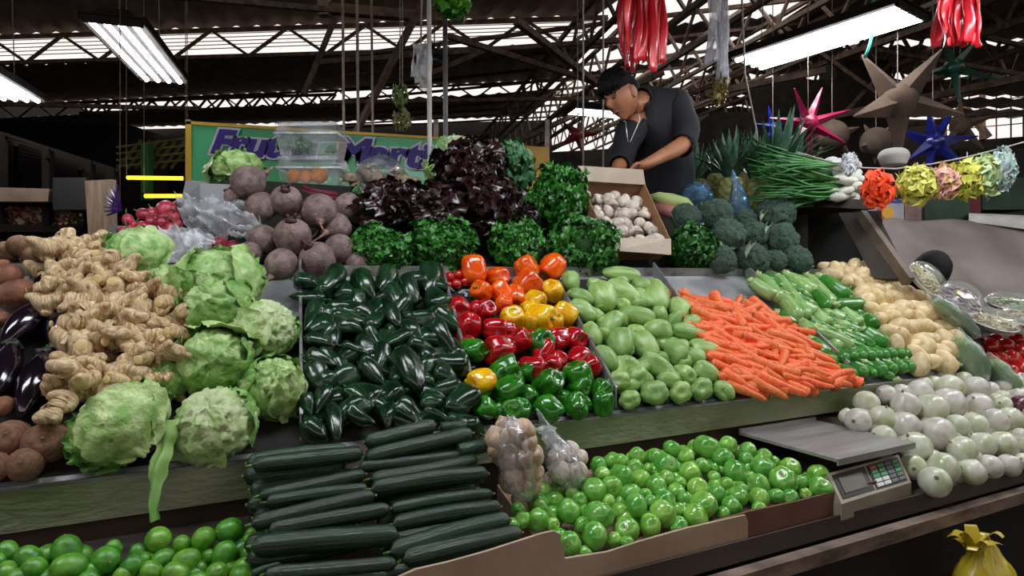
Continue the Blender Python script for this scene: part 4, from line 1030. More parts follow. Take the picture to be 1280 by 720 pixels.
cA, cB, cC, cD = [Ri @ (on_z(*p_) - oc) for p_ in ((1034, 592, .958), (1123, 568, .958), (1139, 603, .908), (1052, 630, .908))]
bk = Vector((0, .05, 0)); lo = lambda p_: Vector((p_.x, p_.y, .0))
MB().hexa([lo(cD), lo(cC), lo(cB + bk), lo(cA + bk)], [cD - Z * .0, cC, cB, cA]).obj('console', M_SCB, sc_, False)
def face(x0, x1, a, b, e, m, nm, par):
    """a thin plate on the console's sloping face; x, a, b run 0..1"""
    nn = (cC - cD).cross(cA - cD).normalized()
    def pt(x, f, ee): return cD.lerp(cC, x).lerp(cA.lerp(cB, x), f) + nn * ee
    return MB().hexa([pt(x0, a, 0), pt(x1, a, 0), pt(x1, b, 0), pt(x0, b, 0)], [pt(x0, a, e), pt(x1, a, e), pt(x1, b, e), pt(x0, b, e)]).obj(nm, m, par, False)
kp = face(.50, .96, .10, .90, .002, M_BLACK, 'keypad', sc_)
dp = face(.04, .47, .12, .90, .002, M_BLACK, 'display_panel', sc_)
face(.09, .40, .25, .75, .004, mat('lcd_glass', '#5a5850', '#6c6a5e', rough=.2), 'display', dp)
MW = mat('white_key', '#d8d8d4', rough=.5); MGK = mat('green_key', '#3f8a58', rough=.5); MRK = mat('red_key', '#b8483c', rough=.5); MDK = mat('grey_key', '#5a5c60', rough=.5)
for i in range(4):
    for j in range(5):
        x0 = .52 + .108 * i 
        m = MW if j < 2 and i < 2 else MRK if (j, i) == (4, 0) else MGK if (i < 2 or i == 3) and j > 1 else MDK
        face(x0, x0 + .09, .15 + .145 * j, .15 + .145 * j + .11, .0045, m, 'key', kp)
for sx in (-1, 1):
    for sy in (-1, 1): MB().tube([(sx * Wx * .4, sy * Wy * .38, -.006), (sx * Wx * .4, sy * Wy * .38, .01)], .012, 10).obj('foot', M_BLACK, sc_)
# ================================================================== UPPER TIER
def dome(kind, px, py, w, h, label, extra=0.0, axis=(-.05, -.55, .8), group=None, heap=UP):
    t = on_heap(px, py, heap, .08).y; d = w * t / FOC; e = h * t / FOC
    P = on_heap(px, py, heap, .05 + extra)
    return spawn(kind, P, basis(axis, R.uniform(0, 6)), (d, d * .8, e * 1.15), label, group)
dome(LETG[0], 474, 312, 76, 56, 'curly green lettuce at the front of the upper shelf, nearest the beetroots')
dome(LETG[1], 552, 308, 88, 62, 'curly green lettuce directly above the poblano bin, beside the orange peppers')
dome(LETG[2], 646, 304, 80, 60, 'curly green lettuce above the orange bell peppers')
dome(LETG[0], 728, 312, 92, 78, 'largest curly green lettuce, below the mushroom carton and above the chayotes')
dome(PARS[0], 866, 314, 62, 60, 'bunch of parsley hanging between the mushroom carton and the broccoli')
dome(LETG[1], 702, 248, 80, 80, 'tall curly green lettuce beside the open mushroom carton', .02)
dome(LETG[2], 660, 262, 46, 50, 'small curly green lettuce between the red lettuces and the tall green one', -.02)
dome(LETP[0], 478, 258, 78, 50, 'dark red leaf lettuce nearest the beetroots', .02)
dome(LETP[1], 540, 262, 84, 56, 'dark red leaf lettuce in the middle of the shelf, above the green ones', .02)
dome(LETP[0], 612, 258, 90, 60, 'dark red leaf lettuce below the piled top one', .03)
dome(LETP[1], 588, 212, 82, 60, 'dark red leaf lettuce at the very top of the pile', .05)
dome(LETP[0], 650, 275, 40, 40, 'small dark red lettuce between curly green heads', .0)
LEAFK = lettuce_kind('leafy_bunch', 77, mat('bluish_leaf', '#5a8a5c', '#2f6238', rough=.45, scale=9), M_CORE, 'greens', 'loose greens', 160, .2, .7)
dome(LEAFK, 636, 212, 52, 56, 'bunch of bluish green leaves behind the top red lettuce', .0)
dome(LEAFK, 450, 250, 30, 30, 'small tuft of pale greens behind the beetroots', .0)
CABW = cabbage_kind('chinese_cabbage', 33, mat('white_green_leaf', '#cfd8b8', '#8fb070', rough=.45, scale=3, bump=.3), 4)
CABW.cat = 'chinese cabbage'
t_ = 2.75
spawn(CABW, at(572, 190, t_), basis((.2, -.2, 1), 1), (.21, .2, .17), 'whitish green leafy head behind the top red lettuce', 'leafy heads')
spawn(CABW, at(548, 208, t_ - .05), basis((-.5, -.2, 1), 2), (.13, .12, .13), 'small pale green head beside the white pole', 'leafy heads')

# beetroots
def beet(px, py, w, axis, label, k=0, extra=0.0): 
    return put(BEET[k], px, py, w, UP, axis, label=label, extra=extra)
beet(310, 228, 44, (-.8, -.2, -.5), 'beetroot at the top of the beetroot pile with a thick root stub pointing up', 0, .03).rotation_mode = 'QUATERNION'
for px, py, w, ax, l, k, e in ((291, 245, 22, (.3, .5, .6), 'tiny beetroot beside the white box', 0, .0), (326, 260, 40, (.4, .7, .5), 'beetroot below the topmost one', 1, .0),
                               (358, 252, 42, (.2, -.7, .6), 'beetroot beside the clamshell packs with its dark crown facing out', 2, .03), (400, 264, 46, (-.25, .75, .6), 'beetroot whose long pale root hangs down', 3, .03),
                               (435, 260, 40, (.5, .6, .5), 'beetroot nearest the dark red lettuce', 0, .0), (366, 297, 50, (.1, -.5, .8), 'big beetroot in the middle of the pile', 2, .03),
                               (352, 331, 42, (.3, .6, .6), 'beetroot on the bottom rail beside the cabbages', 0, .0), (397, 326, 48, (-.3, -.5, .7), 'beetroot on the bottom rail below the long rooted one', 2, .0),
                               (328, 300, 40, (.3, .6, .6), 'beetroot beside the plastic bag in shade', 1, -.01), (424, 312, 42, (.3, .8, .3), 'dark shaded beetroot beside the green curly lettuce', 0, -.02), (420, 285, 40, (.3, .8, .3), 'shaded beetroot under the one nearest the red lettuce', 1, -.02),
                               (380, 270, 36, (0, .9, .2), 'beetroot squeezed behind the two upper ones', 0, -.03), (310, 318, 34, (.3, .8, .3), 'shaded beetroot touching the green cabbage', 1, -.02), (448, 330, 34, (.3, .8, .3), 'shaded beetroot above the first poblanos', 0, -.03)):
    beet(px, py, w, ax, l, k, e)
# the long root of one beetroot
MB().tube([at(404, 272, 2.06), at(403, 283, 2.0), at(392, 296, 1.97), at(378, 305, 1.96), at(360, 314, 1.97), at(352, 317, 1.99)], [.012, .007, .005, .0035, .002, .001], 7).obj('taproot', mat('beet_root'  , '#9a7a6c'), None).name = 'long_taproot'
o = bpy.data.objects['long_taproot']
host = [b for b in scene.objects if b.get('label') == 'beetroot whose long pale root hangs down'][0]
child(o, host)
# beet stalks
for i in range(9):
    pass
# radishes on a crate behind the heap
cr = MB().hexa([at(130, 330, 2.05), at(238, 330, 2.05), at(238, 330, 2.4), at(130, 330, 2.4)], [at(136, 300, 2.02), at(236, 300, 2.02), at(236, 282, 2.4), at(136, 282, 2.4)]).obj('produce_crate', M_DARKWOOD, None, False)
tag(cr, 'dark crate under the radishes behind the ginger', 'crate')
RS = [(207, 262, 24), (217, 272, 17), (202, 279, 19), (188, 289, 17), (179, 268, 17), (196, 274, 13), (162, 290, 16), (188, 277, 13), (206, 272, 13), (171, 292, 14), (160, 275, 15), (213, 285, 14), (222, 280, 12), (196, 290, 14), (178, 282, 13), (168, 282, 13), (205, 290, 15), (152, 288, 12), (216, 262, 14), (190, 266, 14)]
o_ = []
for i, (x, y, w) in enumerate(RS):
    t = 2.12 + (290 - y) * .006; d = w * t / FOC
    ax = Vector((R.uniform(-1, 1), R.uniform(-1, .3), R.uniform(-.3, 1)))
    o_.append(spawn(RAD[0], at(x, y, t), basis(ax), d))
label_rows(o_, 9, 'pinkish red radish, {n} from the dark stall in the {r} row up, behind the ginger')
for i, (x, y, w) in enumerate(((275, 305, 22), (292, 310, 22), (284, 322, 20), (300, 322, 20), (306, 305, 18), (270, 318, 18))):
    t = 1.98; spawn(RAD[0], at(x, y, t), basis(rnd_dir()), w * t / FOC, 'dark red radish under the clear plastic bag, %s from the cabbages' % ORD[i + 1], 'red radishes under the bag')
cr = MB().hexa([at(238, 345, 1.95), at(312, 345, 1.95), at(312, 345, 2.3), at(238, 345, 2.3)], [at(240, 325, 1.95), at(312, 325, 1.95), at(312, 305, 2.3), at(240, 305, 2.3)]).obj('produce_crate', M_DARKWOOD, None, False)
tag(cr, 'low dark crate under the plastic bag behind the cabbages', 'crate')
# white box and the big cabbage on it
WB = mat('white_foam_box', '#b9bcc0', '#9ea2a6', rough=.7, scale=4)
bx = MB().slab([at(250, 262, 2.3), at(300, 262, 2.25), at(300, 231, 2.25), at(250, 229, 2.3)], .01).slab([at(226, 252, 2.5), at(250, 262, 2.3), at(250, 229, 2.3), at(232, 226, 2.5)], .01).slab([at(226, 252, 2.5), at(250, 262, 2.3), at(300, 262, 2.25), at(285, 252, 2.6)], .01)\
    .slab([at(300, 262, 2.25), at(330, 252, 2.55), at(330, 228, 2.55), at(300, 231, 2.25)], .01).slab([at(226, 252, 2.5), at(330, 252, 2.55), at(330, 228, 2.55), at(232, 226, 2.5)], .01).obj('foam_box', WB, None, False)
tag(bx, 'open white foam box standing behind the topmost beetroot', 'box')
spawn(CAB[3], at(294, 212, 2.45), basis((-.2, .1, 1), 1), (.24, .2, .13), 'dark leafy cabbage in the white foam box, in front of the banner', 'green cabbages')
cr = MB().hexa([at(222, 345, 2.3), at(335, 345, 2.3), at(335, 345, 2.75), at(222, 345, 2.75)], [at(222, 264, 2.3), at(335, 264, 2.3), at(335, 260, 2.75), at(222, 260, 2.75)]).obj('produce_crate', M_DARK, None, False)
tag(cr, 'dark crate under the white foam box', 'crate')

# ---- plastic bags
F_BAG = film('clear_bag_film', .17, .35, '#e8ecf2', .15)
F_BAG2 = film('milky_bag_film', .34, .18, '#eef1f6', .25)
F_CLEAR = film('clear_tray_film', .16, .3, '#eef3f5', .1)
F_BLUE = film('blue_bag_film', .3, .35, '#7fb2d8', .15)
F_WHITE = film('white_bag_film', .7, .2, '#f4f6fa', .3)
def crumple(d, seed, amp=1.0):
    a = abs(noise.noise(d * 2.1 + Vector((seed, 0, 0)))); b = abs(noise.noise(d * 4.7 + Vector((0, seed, 0)))); c = abs(noise.noise(d * 9 + Vector((0, 0, seed))))
    return amp * (-.16 * exp(-a * 8) - .09 * exp(-b * 7) - .04 * exp(-c * 6))
def bag_mesh(seed, ax, neck=None, amp=1.0):
    def po(v):
        if v.length < 1e-6: return v
        d = v.normalized(); k = .5 * (1 + crumple(d, seed, amp)) + .04 * noise.noise(d * 1.5 + Vector((seed, seed, 0)))
        if neck and d.z > .55: q = (d.z - .55) / .45; return Vector((d.x * k * ax[0] * (1 - .55 * q), d.y * k * ax[1] * (1 - .55 * q), (k + neck * q ** 2) * d.z * ax[2]))
        return Vector((d.x * k * ax[0], d.y * k * ax[1], d.z * k * ax[2]))
    return MB().lathe(lambda t: sph(t, 1), 36, 44, None, po)
def bag(name, c, rot, ax, seed, film_, label, cat='plastic bag', neck=None, group=None, amp=1.0):
    o = bag_mesh(seed, ax, neck, amp).obj(name, film_); M = rot.to_4x4(); M.translation = c; o.matrix_world = M
    return tag(o, label, cat, group)
# the two bags of garlic on the green tomatoes
M_GAR = mat('garlic_skin', '#d2b99c', '#b0927a', rough=.5, scale=5, vary=.12)
M_GARW = mat('white_garlic_skin', '#e0d5cb', '#b5a296', rough=.5, scale=5, vary=.1)
def garlic(i, m):
    return Kind('garlic_bulb', MB().lathe(lambda t: (.5 * sin(pi * t) ** .8, .42 * cos(pi * t) + (.18 * (1 - t / .15) ** 2 if t < .15 else 0)), 14, 24, lambda th, t: 1 - .12 * (1 - abs(sin(2.5 * th + i))) ** 2 * sin(pi * t)), m,
        [('root_plate', MB().lathe(lambda t: (.1 * sin(pi * t), -.42 + .02 * cos(pi * t)), 4, 8), M_STEMB)], 'garlic', 'garlic bulbs in clear bags')
GAR = [garlic(0, M_GAR), garlic(1, M_GAR)]; GARW = [garlic(2, M_GARW)]
def bagpix(px, py, w, h, t, tilt, seed, label, neck=None):
    c = at(px, py, t); a = radians(tilt)
    return bag('garlic_bag', c, basis((sin(a), -.1, cos(a)), 0), (w * t / FOC, w * t / FOC * .62, h * t / FOC), seed, F_BAG, label, neck=neck)
tb = on_heap(645, 590, TOMH, .09).y
bagpix(645, 573, 84, 118, tb, -12, 3, 'large clear plastic bag of beige garlic beside the cucumbers')
for i, (x, y, w) in enumerate(((622, 548, 34), (652, 540, 36), (634, 572, 36), (664, 570, 34), (640, 600, 36), (662, 605, 32), (650, 622, 24), (618, 562, 22), (668, 590, 26), (645, 585, 30), (630, 532, 24), (660, 552, 26))):
    spawn(R.choice(GAR), at(x, y, tb + R.uniform(-.01, .03)), basis(rnd_dir()), w * tb / FOC, 'beige garlic bulb in the large clear bag, %s from its top' % ORD[i + 1])
tb = on_heap(705, 585, TOMH, .06).y
bagpix(704, 580, 70, 84, tb, -25, 5, 'smaller knotted clear bag of white garlic on the green tomatoes', .5)
for i, (x, y, w) in enumerate(((712, 565, 30), (700, 590, 30), (722, 590, 28), (690, 600, 24), (712, 608, 26), (725, 572, 22), (695, 572, 24))):
    spawn(GARW[0], at(x, y, tb + R.uniform(-.01, .03)), basis(rnd_dir()), w * tb / FOC, 'white garlic bulb in the smaller knotted bag, %s from its knot' % ORD[i + 1])
strip([at(698, 565, tb - .02), at(690, 552, tb - .02), at(684, 540, tb - .03), at(680, 533, tb - .04)], .03, .05, 3).obj('bag_knot', F_WHITE).name = 'bag_knot'
child(bpy.data.objects['bag_knot'], [o for o in scene.objects if o.get('label', '').startswith('smaller knotted')][0])

# crumpled clear bag lying over the cabbages and radishes
def sheetbag(name, rows, label, film_, seed, amp=.015, cat='plastic bag', nu=28, nv=28):
    """crumpled sheet through a grid of (px, py, t) rows"""
    pts = [[at(*q) for q in r] for r in rows]
    def f(a, b):
        s = a * (len(pts) - 1); i = min(int(s), len(pts) - 2); fs = s - i
        def rowp(r):
            s2 = b * (len(r) - 1); j = min(int(s2), len(r) - 2); return r[j].lerp(r[j + 1], s2 - j)
        p = rowp(pts[i]).lerp(rowp(pts[i + 1]), fs)
        q = Vector((a * 3 + seed, b * 3, 0))
        d = abs(noise.noise(q * 1.3)) + .5 * abs(noise.noise(q * 3)) + .25 * abs(noise.noise(q * 6.5))
        return p + Vector((.3, -1, .5)) * amp * (1 - 2.2 * d) * 1.5
    o = MB().grid(f, nu, nv).obj(name, film_); return tag(o, label, cat)
sheetbag('plastic_bag', [[(220, 246, 1.98), (250, 250, 1.95), (290, 252, 1.92), (322, 262, 1.92), (328, 285, 1.9)], [(225, 268, 1.92), (250, 268, 1.88), (285, 268, 1.86), (318, 275, 1.86), (326, 290, 1.86)],
                         [(232, 285, 1.9), (255, 286, 1.84), (285, 285, 1.83), (312, 290, 1.83), (322, 298, 1.84)], [(262, 292, 1.9), (275, 296, 1.84), (290, 300, 1.83), (305, 303, 1.83), (315, 303, 1.86)]],
         'crumpled clear plastic bag lying between the radishes and the beetroots', F_BAG2, 2, .03)
sheetbag('plastic_bag', [[(200, 288, 1.85), (222, 284, 1.83), (245, 288, 1.82), (268, 298, 1.82)], [(198, 302, 1.8), (222, 300, 1.79), (248, 300, 1.78), (270, 306, 1.8)], [(194, 322, 1.74), (215, 316, 1.74), (240, 312, 1.75), (262, 312, 1.78)], [(190, 338, 1.7), (202, 338, 1.7), (226, 326, 1.72), (250, 316, 1.76)]],
         'whitish crumpled end of a plastic bag lying on the cabbages', F_WHITE, 7, .02)
sheetbag('plastic_bag', [[(548, 352, 1.95), (562, 356, 1.95), (575, 360, 1.95), (592, 361, 1.95)], [(550, 362, 1.92), (562, 366, 1.92), (575, 366, 1.92), (592, 366, 1.92)], [(556, 372, 1.9), (566, 373, 1.9), (578, 373, 1.9), (590, 371, 1.9)]],
         'small scrap of white plastic beside the orange bell peppers', F_WHITE, 9, .01)

# ---- clamshell packs in front of the banner
def clam(name, x0, x1, y0, y1, t, depth, label, wob=8):
    a, b = at(x0, y1, t), at(x1, y1, t); hgt = (y1 - y0) * t / FOC
    o = empty(name, (a + b) / 2, label, 'plastic tub', 'clear plastic tubs')
    w = (b - a).length; n = (b - a).normalized().cross(Z) * -1
    e = (b - a).normalized()
    def ring(f, z, r=0): 
        return [a - e * r - n * r + Z * z, b + e * r - n * r + Z * z, b + e * r + n * (depth + r) + Z * z, a - e * r + n * (depth + r) + Z * z]
    mb = MB(); mb.hexa(ring(0, .002, -.012), ring(0, hgt * .62, 0)); child(mb.obj('tub', F_CLEAR, None, False), o)
    mb = MB()
    for s in range(24):
        f = s / 24; p = a.lerp(b, f) - n * .004; mb.tube([p + Z * hgt * .86, p + Z * hgt * .98 + n * .012], .004, 5)
    mb.hexa(ring(0, hgt * .64, .004), ring(0, hgt, -.01)); child(mb.obj('lid', F_CLEAR, None, False), o)
    child(MB().tube([q + Z * 0 for q in ring(0, hgt * .63, .006)] + [ring(0, hgt * .63, .006)[0]], .004, 6).obj('rim', F_WHITE, None), o)
    return o
t0 = 2.42
clam('plastic_tub', 347, 424, 194, 236, t0, .16, 'clear plastic tub with orange fruit, under another tub')
clam('plastic_tub', 345, 421, 151, 193, t0, .16, 'clear plastic tub with dark greens, stacked on another tub')
for i, (x, y, w) in enumerate(((368, 212, 16), (383, 213, 15), (399, 211, 19))):
    spawn(Kind('orange_fruit', MB().lathe(lambda t: sph(t, 1), 12, 16), mat('orange_rind', '#f59a18', '#e07c10', rough=.5, bump=.1, bscale=40), [('stem_button', MB().lathe(lambda t: (.05 * sin(pi * t), .5 + .01 * cos(pi * t)), 4, 6), M_STEMG)], 'fruit') if i == 0 else TEMPL[-1], at(x, y + 8, t0 + .06), basis((0, .2, 1)), w * 1.15 * t0 / FOC, ('orange fruit', 'middle orange fruit', 'largest orange fruit')[i] + ' in the lower plastic tub, ' + ('nearest the banner lettering' if i == 0 else 'between the two others' if i == 1 else 'beside the wide clear pack'), 'orange fruits in the tub')
for i, (x, y, w, h) in enumerate(((356, 180, 18, 20), (378, 184, 26, 18), (414, 188, 12, 10))):
    dd = w * t0 / FOC; spawn(LEAFK, at(x, y, t0 + .07), basis((0, 0, 1)), (dd, dd, h * t0 / FOC), ('pale green sprig in the upper plastic tub', 'dark green sprig in the middle of the upper tub', 'tiny green sprig in the corner of the upper tub')[i])
o = bag('wide_pack', at(478, 222, 2.5), basis((.05, 0, 1)), (.36, .2, .17), 12, F_BAG, 'wide clear plastic pack of brownish mushrooms in front of the lettering', 'plastic pack', amp=.6)
M_BM = mat('brown_mushroom', '#a8957c', '#6f604c', rough=.6, scale=4, vary=.2)
for i, (x, y, w) in enumerate(((440, 226, 24), (455, 222, 26), (472, 226, 24), (488, 226, 22), (505, 228, 24), (520, 230, 18), (448, 234, 20), (465, 212, 18), (497, 216, 18), (480, 234, 20))):
    spawn(Kind('brown_mushroom', MB().lathe(lambda t: (.5 * sin(pi * t) ** .7 if t < .5 else .5 * (1 - (t - .5) * 1.5), (.42 * cos(pi * t) if t < .5 else -.06)), 12, 16), M_BM, [('stalk', MB().tube([(0, 0, 0), (0, 0, -.4)], [.16, .15], 9), M_BM)], 'mushroom', 'brown mushrooms in the wide pack') if i == 0 else TEMPL[-1], at(x, y, 2.48), basis(rnd_dir(0)), w * 2.48 / FOC, 'brownish mushroom in the wide clear pack, %s picked from the tub side' % ORD[i + 1])
cr = MB().hexa([at(335, 345, 2.45), at(540, 345, 2.5), at(540, 345, 2.8), at(335, 345, 2.75)], [at(335, 237, 2.38), at(540, 240, 2.45), at(540, 236, 2.8), at(335, 234, 2.75)]).obj('produce_crate', M_DARK, None, False)
tag(cr, 'dark crate carrying the clear packs in front of the banner', 'crate')
for i in range(1):
    pass
# beet stalks: reddish bunch between the beetroots and the packs
mb = MB()
for k in range(14):
    y = R.uniform(-5, 6); mb.tube([at(366, 232 + y, 2.32 + .01 * k), at(390, 240 + y * .7, 2.3), at(422, 246 + y, 2.32)], .005, 5)
tag(mb.obj('beet_stalks', mat('beet_stalk', '#7a2038', '#4f1828', rough=.5)), 'reddish bunch of beet stalks behind the beetroots', 'beet stalks')

# ---- mushroom carton
hn = Vector(V * -.9 + Z).normalized()      # normal of the upper heap
uv1 = (V + Z * .9).normalized()
TL, TR, BR, BL = [on_heap(*q, UP, .13) for q in ((724, 224), (806, 229), (838, 299), (760, 298))]
mc = empty('mushroom_carton', (TL + BR) / 2, 'open cardboard carton of white mushrooms below the vendor', 'carton')
dn = -hn * .10
for nm, q in (('side', (TL, BL)), ('side', (TR, BR)), ('front_panel', (BL, BR)), ('back_panel', (TL, TR))):
    a, b = q; child(MB().slab([a, b, b + dn, a + dn], .005).obj(nm, mat('carton_inside', '#9a7250', '#84603f', rough=.85), None, False), mc)
child(MB().slab([TL + dn, TR + dn, BR + dn, BL + dn], .005).obj('carton_floor', M_CARD, None, False), mc)
M_CW = mat('carton_print_white', '#cdbfae', '#b8a68f', rough=.8, scale=4)
M_BLUEP = mat('blue_print', '#8a9ac8', rough=.8)
def panel(pts, nm, marks):
    P4 = [at(*q) for q in pts]; o = child(MB().slab(P4, .005).obj(nm, M_CW, None, False), mc)
    n = (P4[1] - P4[0]).cross(P4[3] - P4[0]).normalized(); n = n if n.y < 0 else -n
    for fx, fy, sx, sy, m in marks:
        c = P4[0].lerp(P4[1], fx).lerp(P4[3].lerp(P4[2], fx), fy) + n * .004
        ex = (P4[1] - P4[0]) * sx; ey = (P4[3] - P4[0]) * sy
        mb = MB(); vs = [c + ex * cos(2 * pi * i / 16) + ey * sin(2 * pi * i / 16) for i in range(16)]
        mb.slab(vs, .0006); child(mb.obj('printed_mark', m, None, False), o)
tt = TL.y; tr = TR.y
panel(((722, 207, tt - .02), (803, 212, tr - .02), (806, 231, tr), (727, 226, tt)), 'back_flap', ((.17, .5, .10, .3, M_BLUEP), (.82, .55, .09, .3, M_BLUEP), (.5, .15, .10, .22, mat('handle_hole', '#4a3526', rough=.9))))
panel(((760, 298, BL.y), (838, 299, BR.y), (838, 319, BR.y - .015), (768, 314, BL.y - .015)), 'front_flap', ((.82, .35, .06, .2, M_BLUEP), (.45, .6, .10, .12, mat('handle_hole', '#4a3526'))))
o_ = []
for h, sp in ((-.075, .062), (-.045, .05)):
    for k in range(400):
        a, b = R.uniform(.07, .93), R.uniform(.12, .95)
        P = TL.lerp(TR, a).lerp(BL.lerp(BR, a), b) + hn * (h + R.uniform(-.008, .008))
        if all((P - q).length > sp * .78 for q in [x.matrix_world.translation for x in o_]):
            d = R.uniform(.045, .062); o_.append(spawn(MUSH[0], P, basis(Vector((R.uniform(-.8, .8), R.uniform(-1, .4), R.uniform(-.4, 1)))), d))
label_rows(o_, 12, 'white mushroom in the carton, {n} from the green lettuce in the {r} row up')

# ---- broccoli
C7b = lambda x, y: (700 + x / 3.272, 140 + y / 3.272)
for i, (x, y, w, l) in enumerate(((515, 430, 115, 'broccoli head beside the yellow corn cob'), (640, 420, 135, 'broccoli head just under the blue plastic bag'), (690, 505, 138, 'broccoli head above the parsley, in the middle of the pile'), (885, 410, 150, 'largest broccoli head, at the top beside the green onions'),
                                  (795, 500, 105, 'small broccoli head between two big ones in the middle'), (908, 520, 132, 'broccoli head in the middle beside the dark gap'), (660, 605, 116, 'broccoli head at the bottom beside the parsley'), (792, 602, 128, 'broccoli head at the bottom with whitish leaves on it'),
                                  (880, 608, 90, 'narrow broccoli head at the bottom between two rounder ones'), (972, 602, 116, 'round broccoli head at the bottom beside the dark gap'), (760, 440, 90, 'broccoli head in the shade behind the pile'), (600, 520, 80, 'broccoli head behind the parsley'), (820, 560, 70, 'broccoli piece in the middle gap'))):
    ax = Vector((R.uniform(-.4, .4), -.8, R.uniform(.2, .8)))
    put(BRO[i % 3], *C7b(x, y), w / 3.272 * 1.06, UP, ax, label=l, extra=.03 if i < 10 else -.02)
for i, (x, y) in enumerate(((760, 575), (820, 430), (840, 480), (770, 560))):
    P = on_heap(*C7b(x, y), UP, .16); o = MB().grid(lambda a, b: P + U * (.02 * (a - .5) * (1 + b) + .02 * b) + Z * (.035 * b - .01 + .01 * sin(8 * a)) + Vector((0, -1, 0)) * (.02 * sin(9 * a) * b), 8, 6).obj('broccoli_leaf', mat('pale_broccoli_leaf', '#b9c4ac', '#7f977c', rough=.6)); tag(o, 'pale curled broccoli leaf, %s from the bottom row' % ORD[(1, 4, 3, 2)[i]], 'leaf', 'pale broccoli leaves')

# ---- corn cob, blue bag and pineapples behind
def seg_obj(name, m, pts, rad, label, cat, group=None, seg=12):
    o = MB().tube(pts, rad, seg).obj(name, m); return tag(o, label, cat, group)
t1 = 3.05
cob = seg_obj('corn_cob', mat('pale_green_husk', '#c3cf8a', '#8fae58', rough=.5, scale=5, stretch=(1, 6, 6)), [at(812, 245, t1), at(822, 247, t1), at(840, 251, t1), at(858, 255, t1 - .02), at(866, 257, t1 - .02)], [.008, .028, .036, .03, .008], 'pale green corn cob in its husk beside the mushroom carton', 'corn')
seg_obj('sweet_potato', mat('pinkish_root', '#a86a60', '#7d4a44', rough=.6, scale=4), [at(815, 255, t1), at(828, 262, t1 - .02), at(845, 268, t1 - .03), at(852, 270, t1 - .03)], [.01, .034, .034, .01], 'pinkish root lying under the corn cob', 'root vegetable')
bag('blue_bag', at(868, 248, 3.15), basis((.3, 0, 1)), (.30, .18, .17), 4, F_BLUE, 'crumpled clear and blue plastic bag behind the broccoli, beside the corn cob', amp=1.3)
bag('blue_bag', at(925, 258, 3.0), basis((-.2, 0, 1)), (.13, .1, .24), 6, F_BLUE, 'upright crumpled blue plastic bag between two broccoli heads', amp=1.4, neck=.3)
M_PIN = mat('pineapple_skin', '#8c8a4c', '#5d6434', rough=.6, scale=9)
M_PINL = mat('pineapple_leaf', '#4f7358', '#2f5440', rough=.5, scale=6, vary=.15)
def pine_kind(seed, nl=30):
    r = random.Random(seed)
    def po(v):
        th = math.atan2(v.y, v.x); q = abs(sin(th * 5 + v.z * 14)) * abs(sin(th * 5 - v.z * 14)); k = .94 + .14 * q; return Vector((v.x * k, v.y * k, v.z))
    k = Kind('pineapple', MB().lathe(lambda t: (.4 * sin(pi * t) ** .45, .5 * cos(pi * t)), 30, 50, None, po), M_PIN, cat='pineapple', group='pineapples behind the broccoli')
    mb = MB()
    for i in range(nl):
        th = i * 2.4; f = i / nl; out = .95 * (1 - f) + .1; L = .8 + .7 * f; w = .13
        b0 = Vector((cos(th), sin(th), 0)); sd = Vector((-sin(th), cos(th), 0)); pts = []
        def g(a, b): return b0 * (.1 + out * b ** 1.3) + sd * ((a - .5) * 2 * w * (1 - b) ** .7) + Z * (.44 + L * b * (1 - .25 * b * (1 - f)) ) - Z * (.025 * (1 - abs(a - .5) * 2))
        mb.grid(g, 2, 6)
    k.parts.append(mb.obj('crown', M_PINL, link=False)); return k
PIN = [pine_kind(1), pine_kind(2, 36)]
for i, (x, y, t, s_, tl, l) in enumerate(((914, 228, 3.25, .20, -.05, 'pineapple nearest the vendor among the front ones, with a light bunched crown'), (943, 232, 3.3, .21, .05, 'pineapple behind the largest broccoli head'), (968, 236, 3.2, .27, .1, 'front pineapple with the tallest crown, beside the green onions'),
                                            (872, 225, 3.6, .17, -.15, 'pineapple furthest to the vendor side, crown hanging over the blue bag'), (895, 218, 3.7, .17, .1, 'pineapple in the back row behind the pale one'), (935, 215, 3.75, .17, 0, 'pineapple in the back row, only its crown showing'), (988, 230, 3.5, .18, .1, 'pineapple half hidden behind the green onion leaves'))):
    spawn(PIN[i % 2], at(x, y + 16, t), basis((tl, -.1, 1), i), (s_ * .95, s_ * .95, s_ * .95), l)
cr = MB().hexa([at(850, 345, 3.2), at(1010, 345, 3.0), at(1010, 345, 3.9), at(850, 345, 3.9)], [at(850, 262, 3.2), at(1010, 268, 3.0), at(1010, 262, 3.9), at(850, 255, 3.9)]).obj('produce_crate', M_DARK, None, False)
tag(cr, 'dark crate under the pineapples', 'crate')

# ---- end shelf with green onions
M_SH = mat('end_shelf_wood', '#473d33', '#2e2720', rough=.6, scale=4, bump=.2)
es = empty('end_shelf', at(1040, 300, 3.0), 'wooden end shelf with a dark hollow, carrying the green onions', 'shelf')
A, B = at(985, 256, 3.05), at(1092, 262, 2.85)
child(MB().slab([A, B, B + V * .45 + U * .0, A + V * .45], -.045).obj('top_board', M_SH, None, False), es)
child(MB().slab([at(1050, 270, 2.95), at(1098, 270, 2.84), at(1140, 352, 2.62), at(1094, 352, 2.72)], .03).obj('slanted_cheek', M_SH, None, False), es)
child(MB().bar(at(1076, 268, 2.86), at(1136, 352, 2.60), .03, .05).obj('cheek_rim', mat('pale_edge_wood', '#85786a', '#5f5347', rough=.6, scale=8), None, False), es)
child(MB().slab([at(960, 350, 3.35), at(1085, 350, 3.2), at(1085, 262, 3.2), at(960, 262, 3.35)], .02).obj('hollow_shade_board', M_DARK, None, False), es)  # dark board added to stand in for the shade of the hollow
child(MB().bar(at(1092, 264, 3.15), W(loc(at(1092, 264, 3.15))[0], loc(at(1092, 264, 3.15))[1], 0), .05).obj('leg', M_DARK, None, False), es)
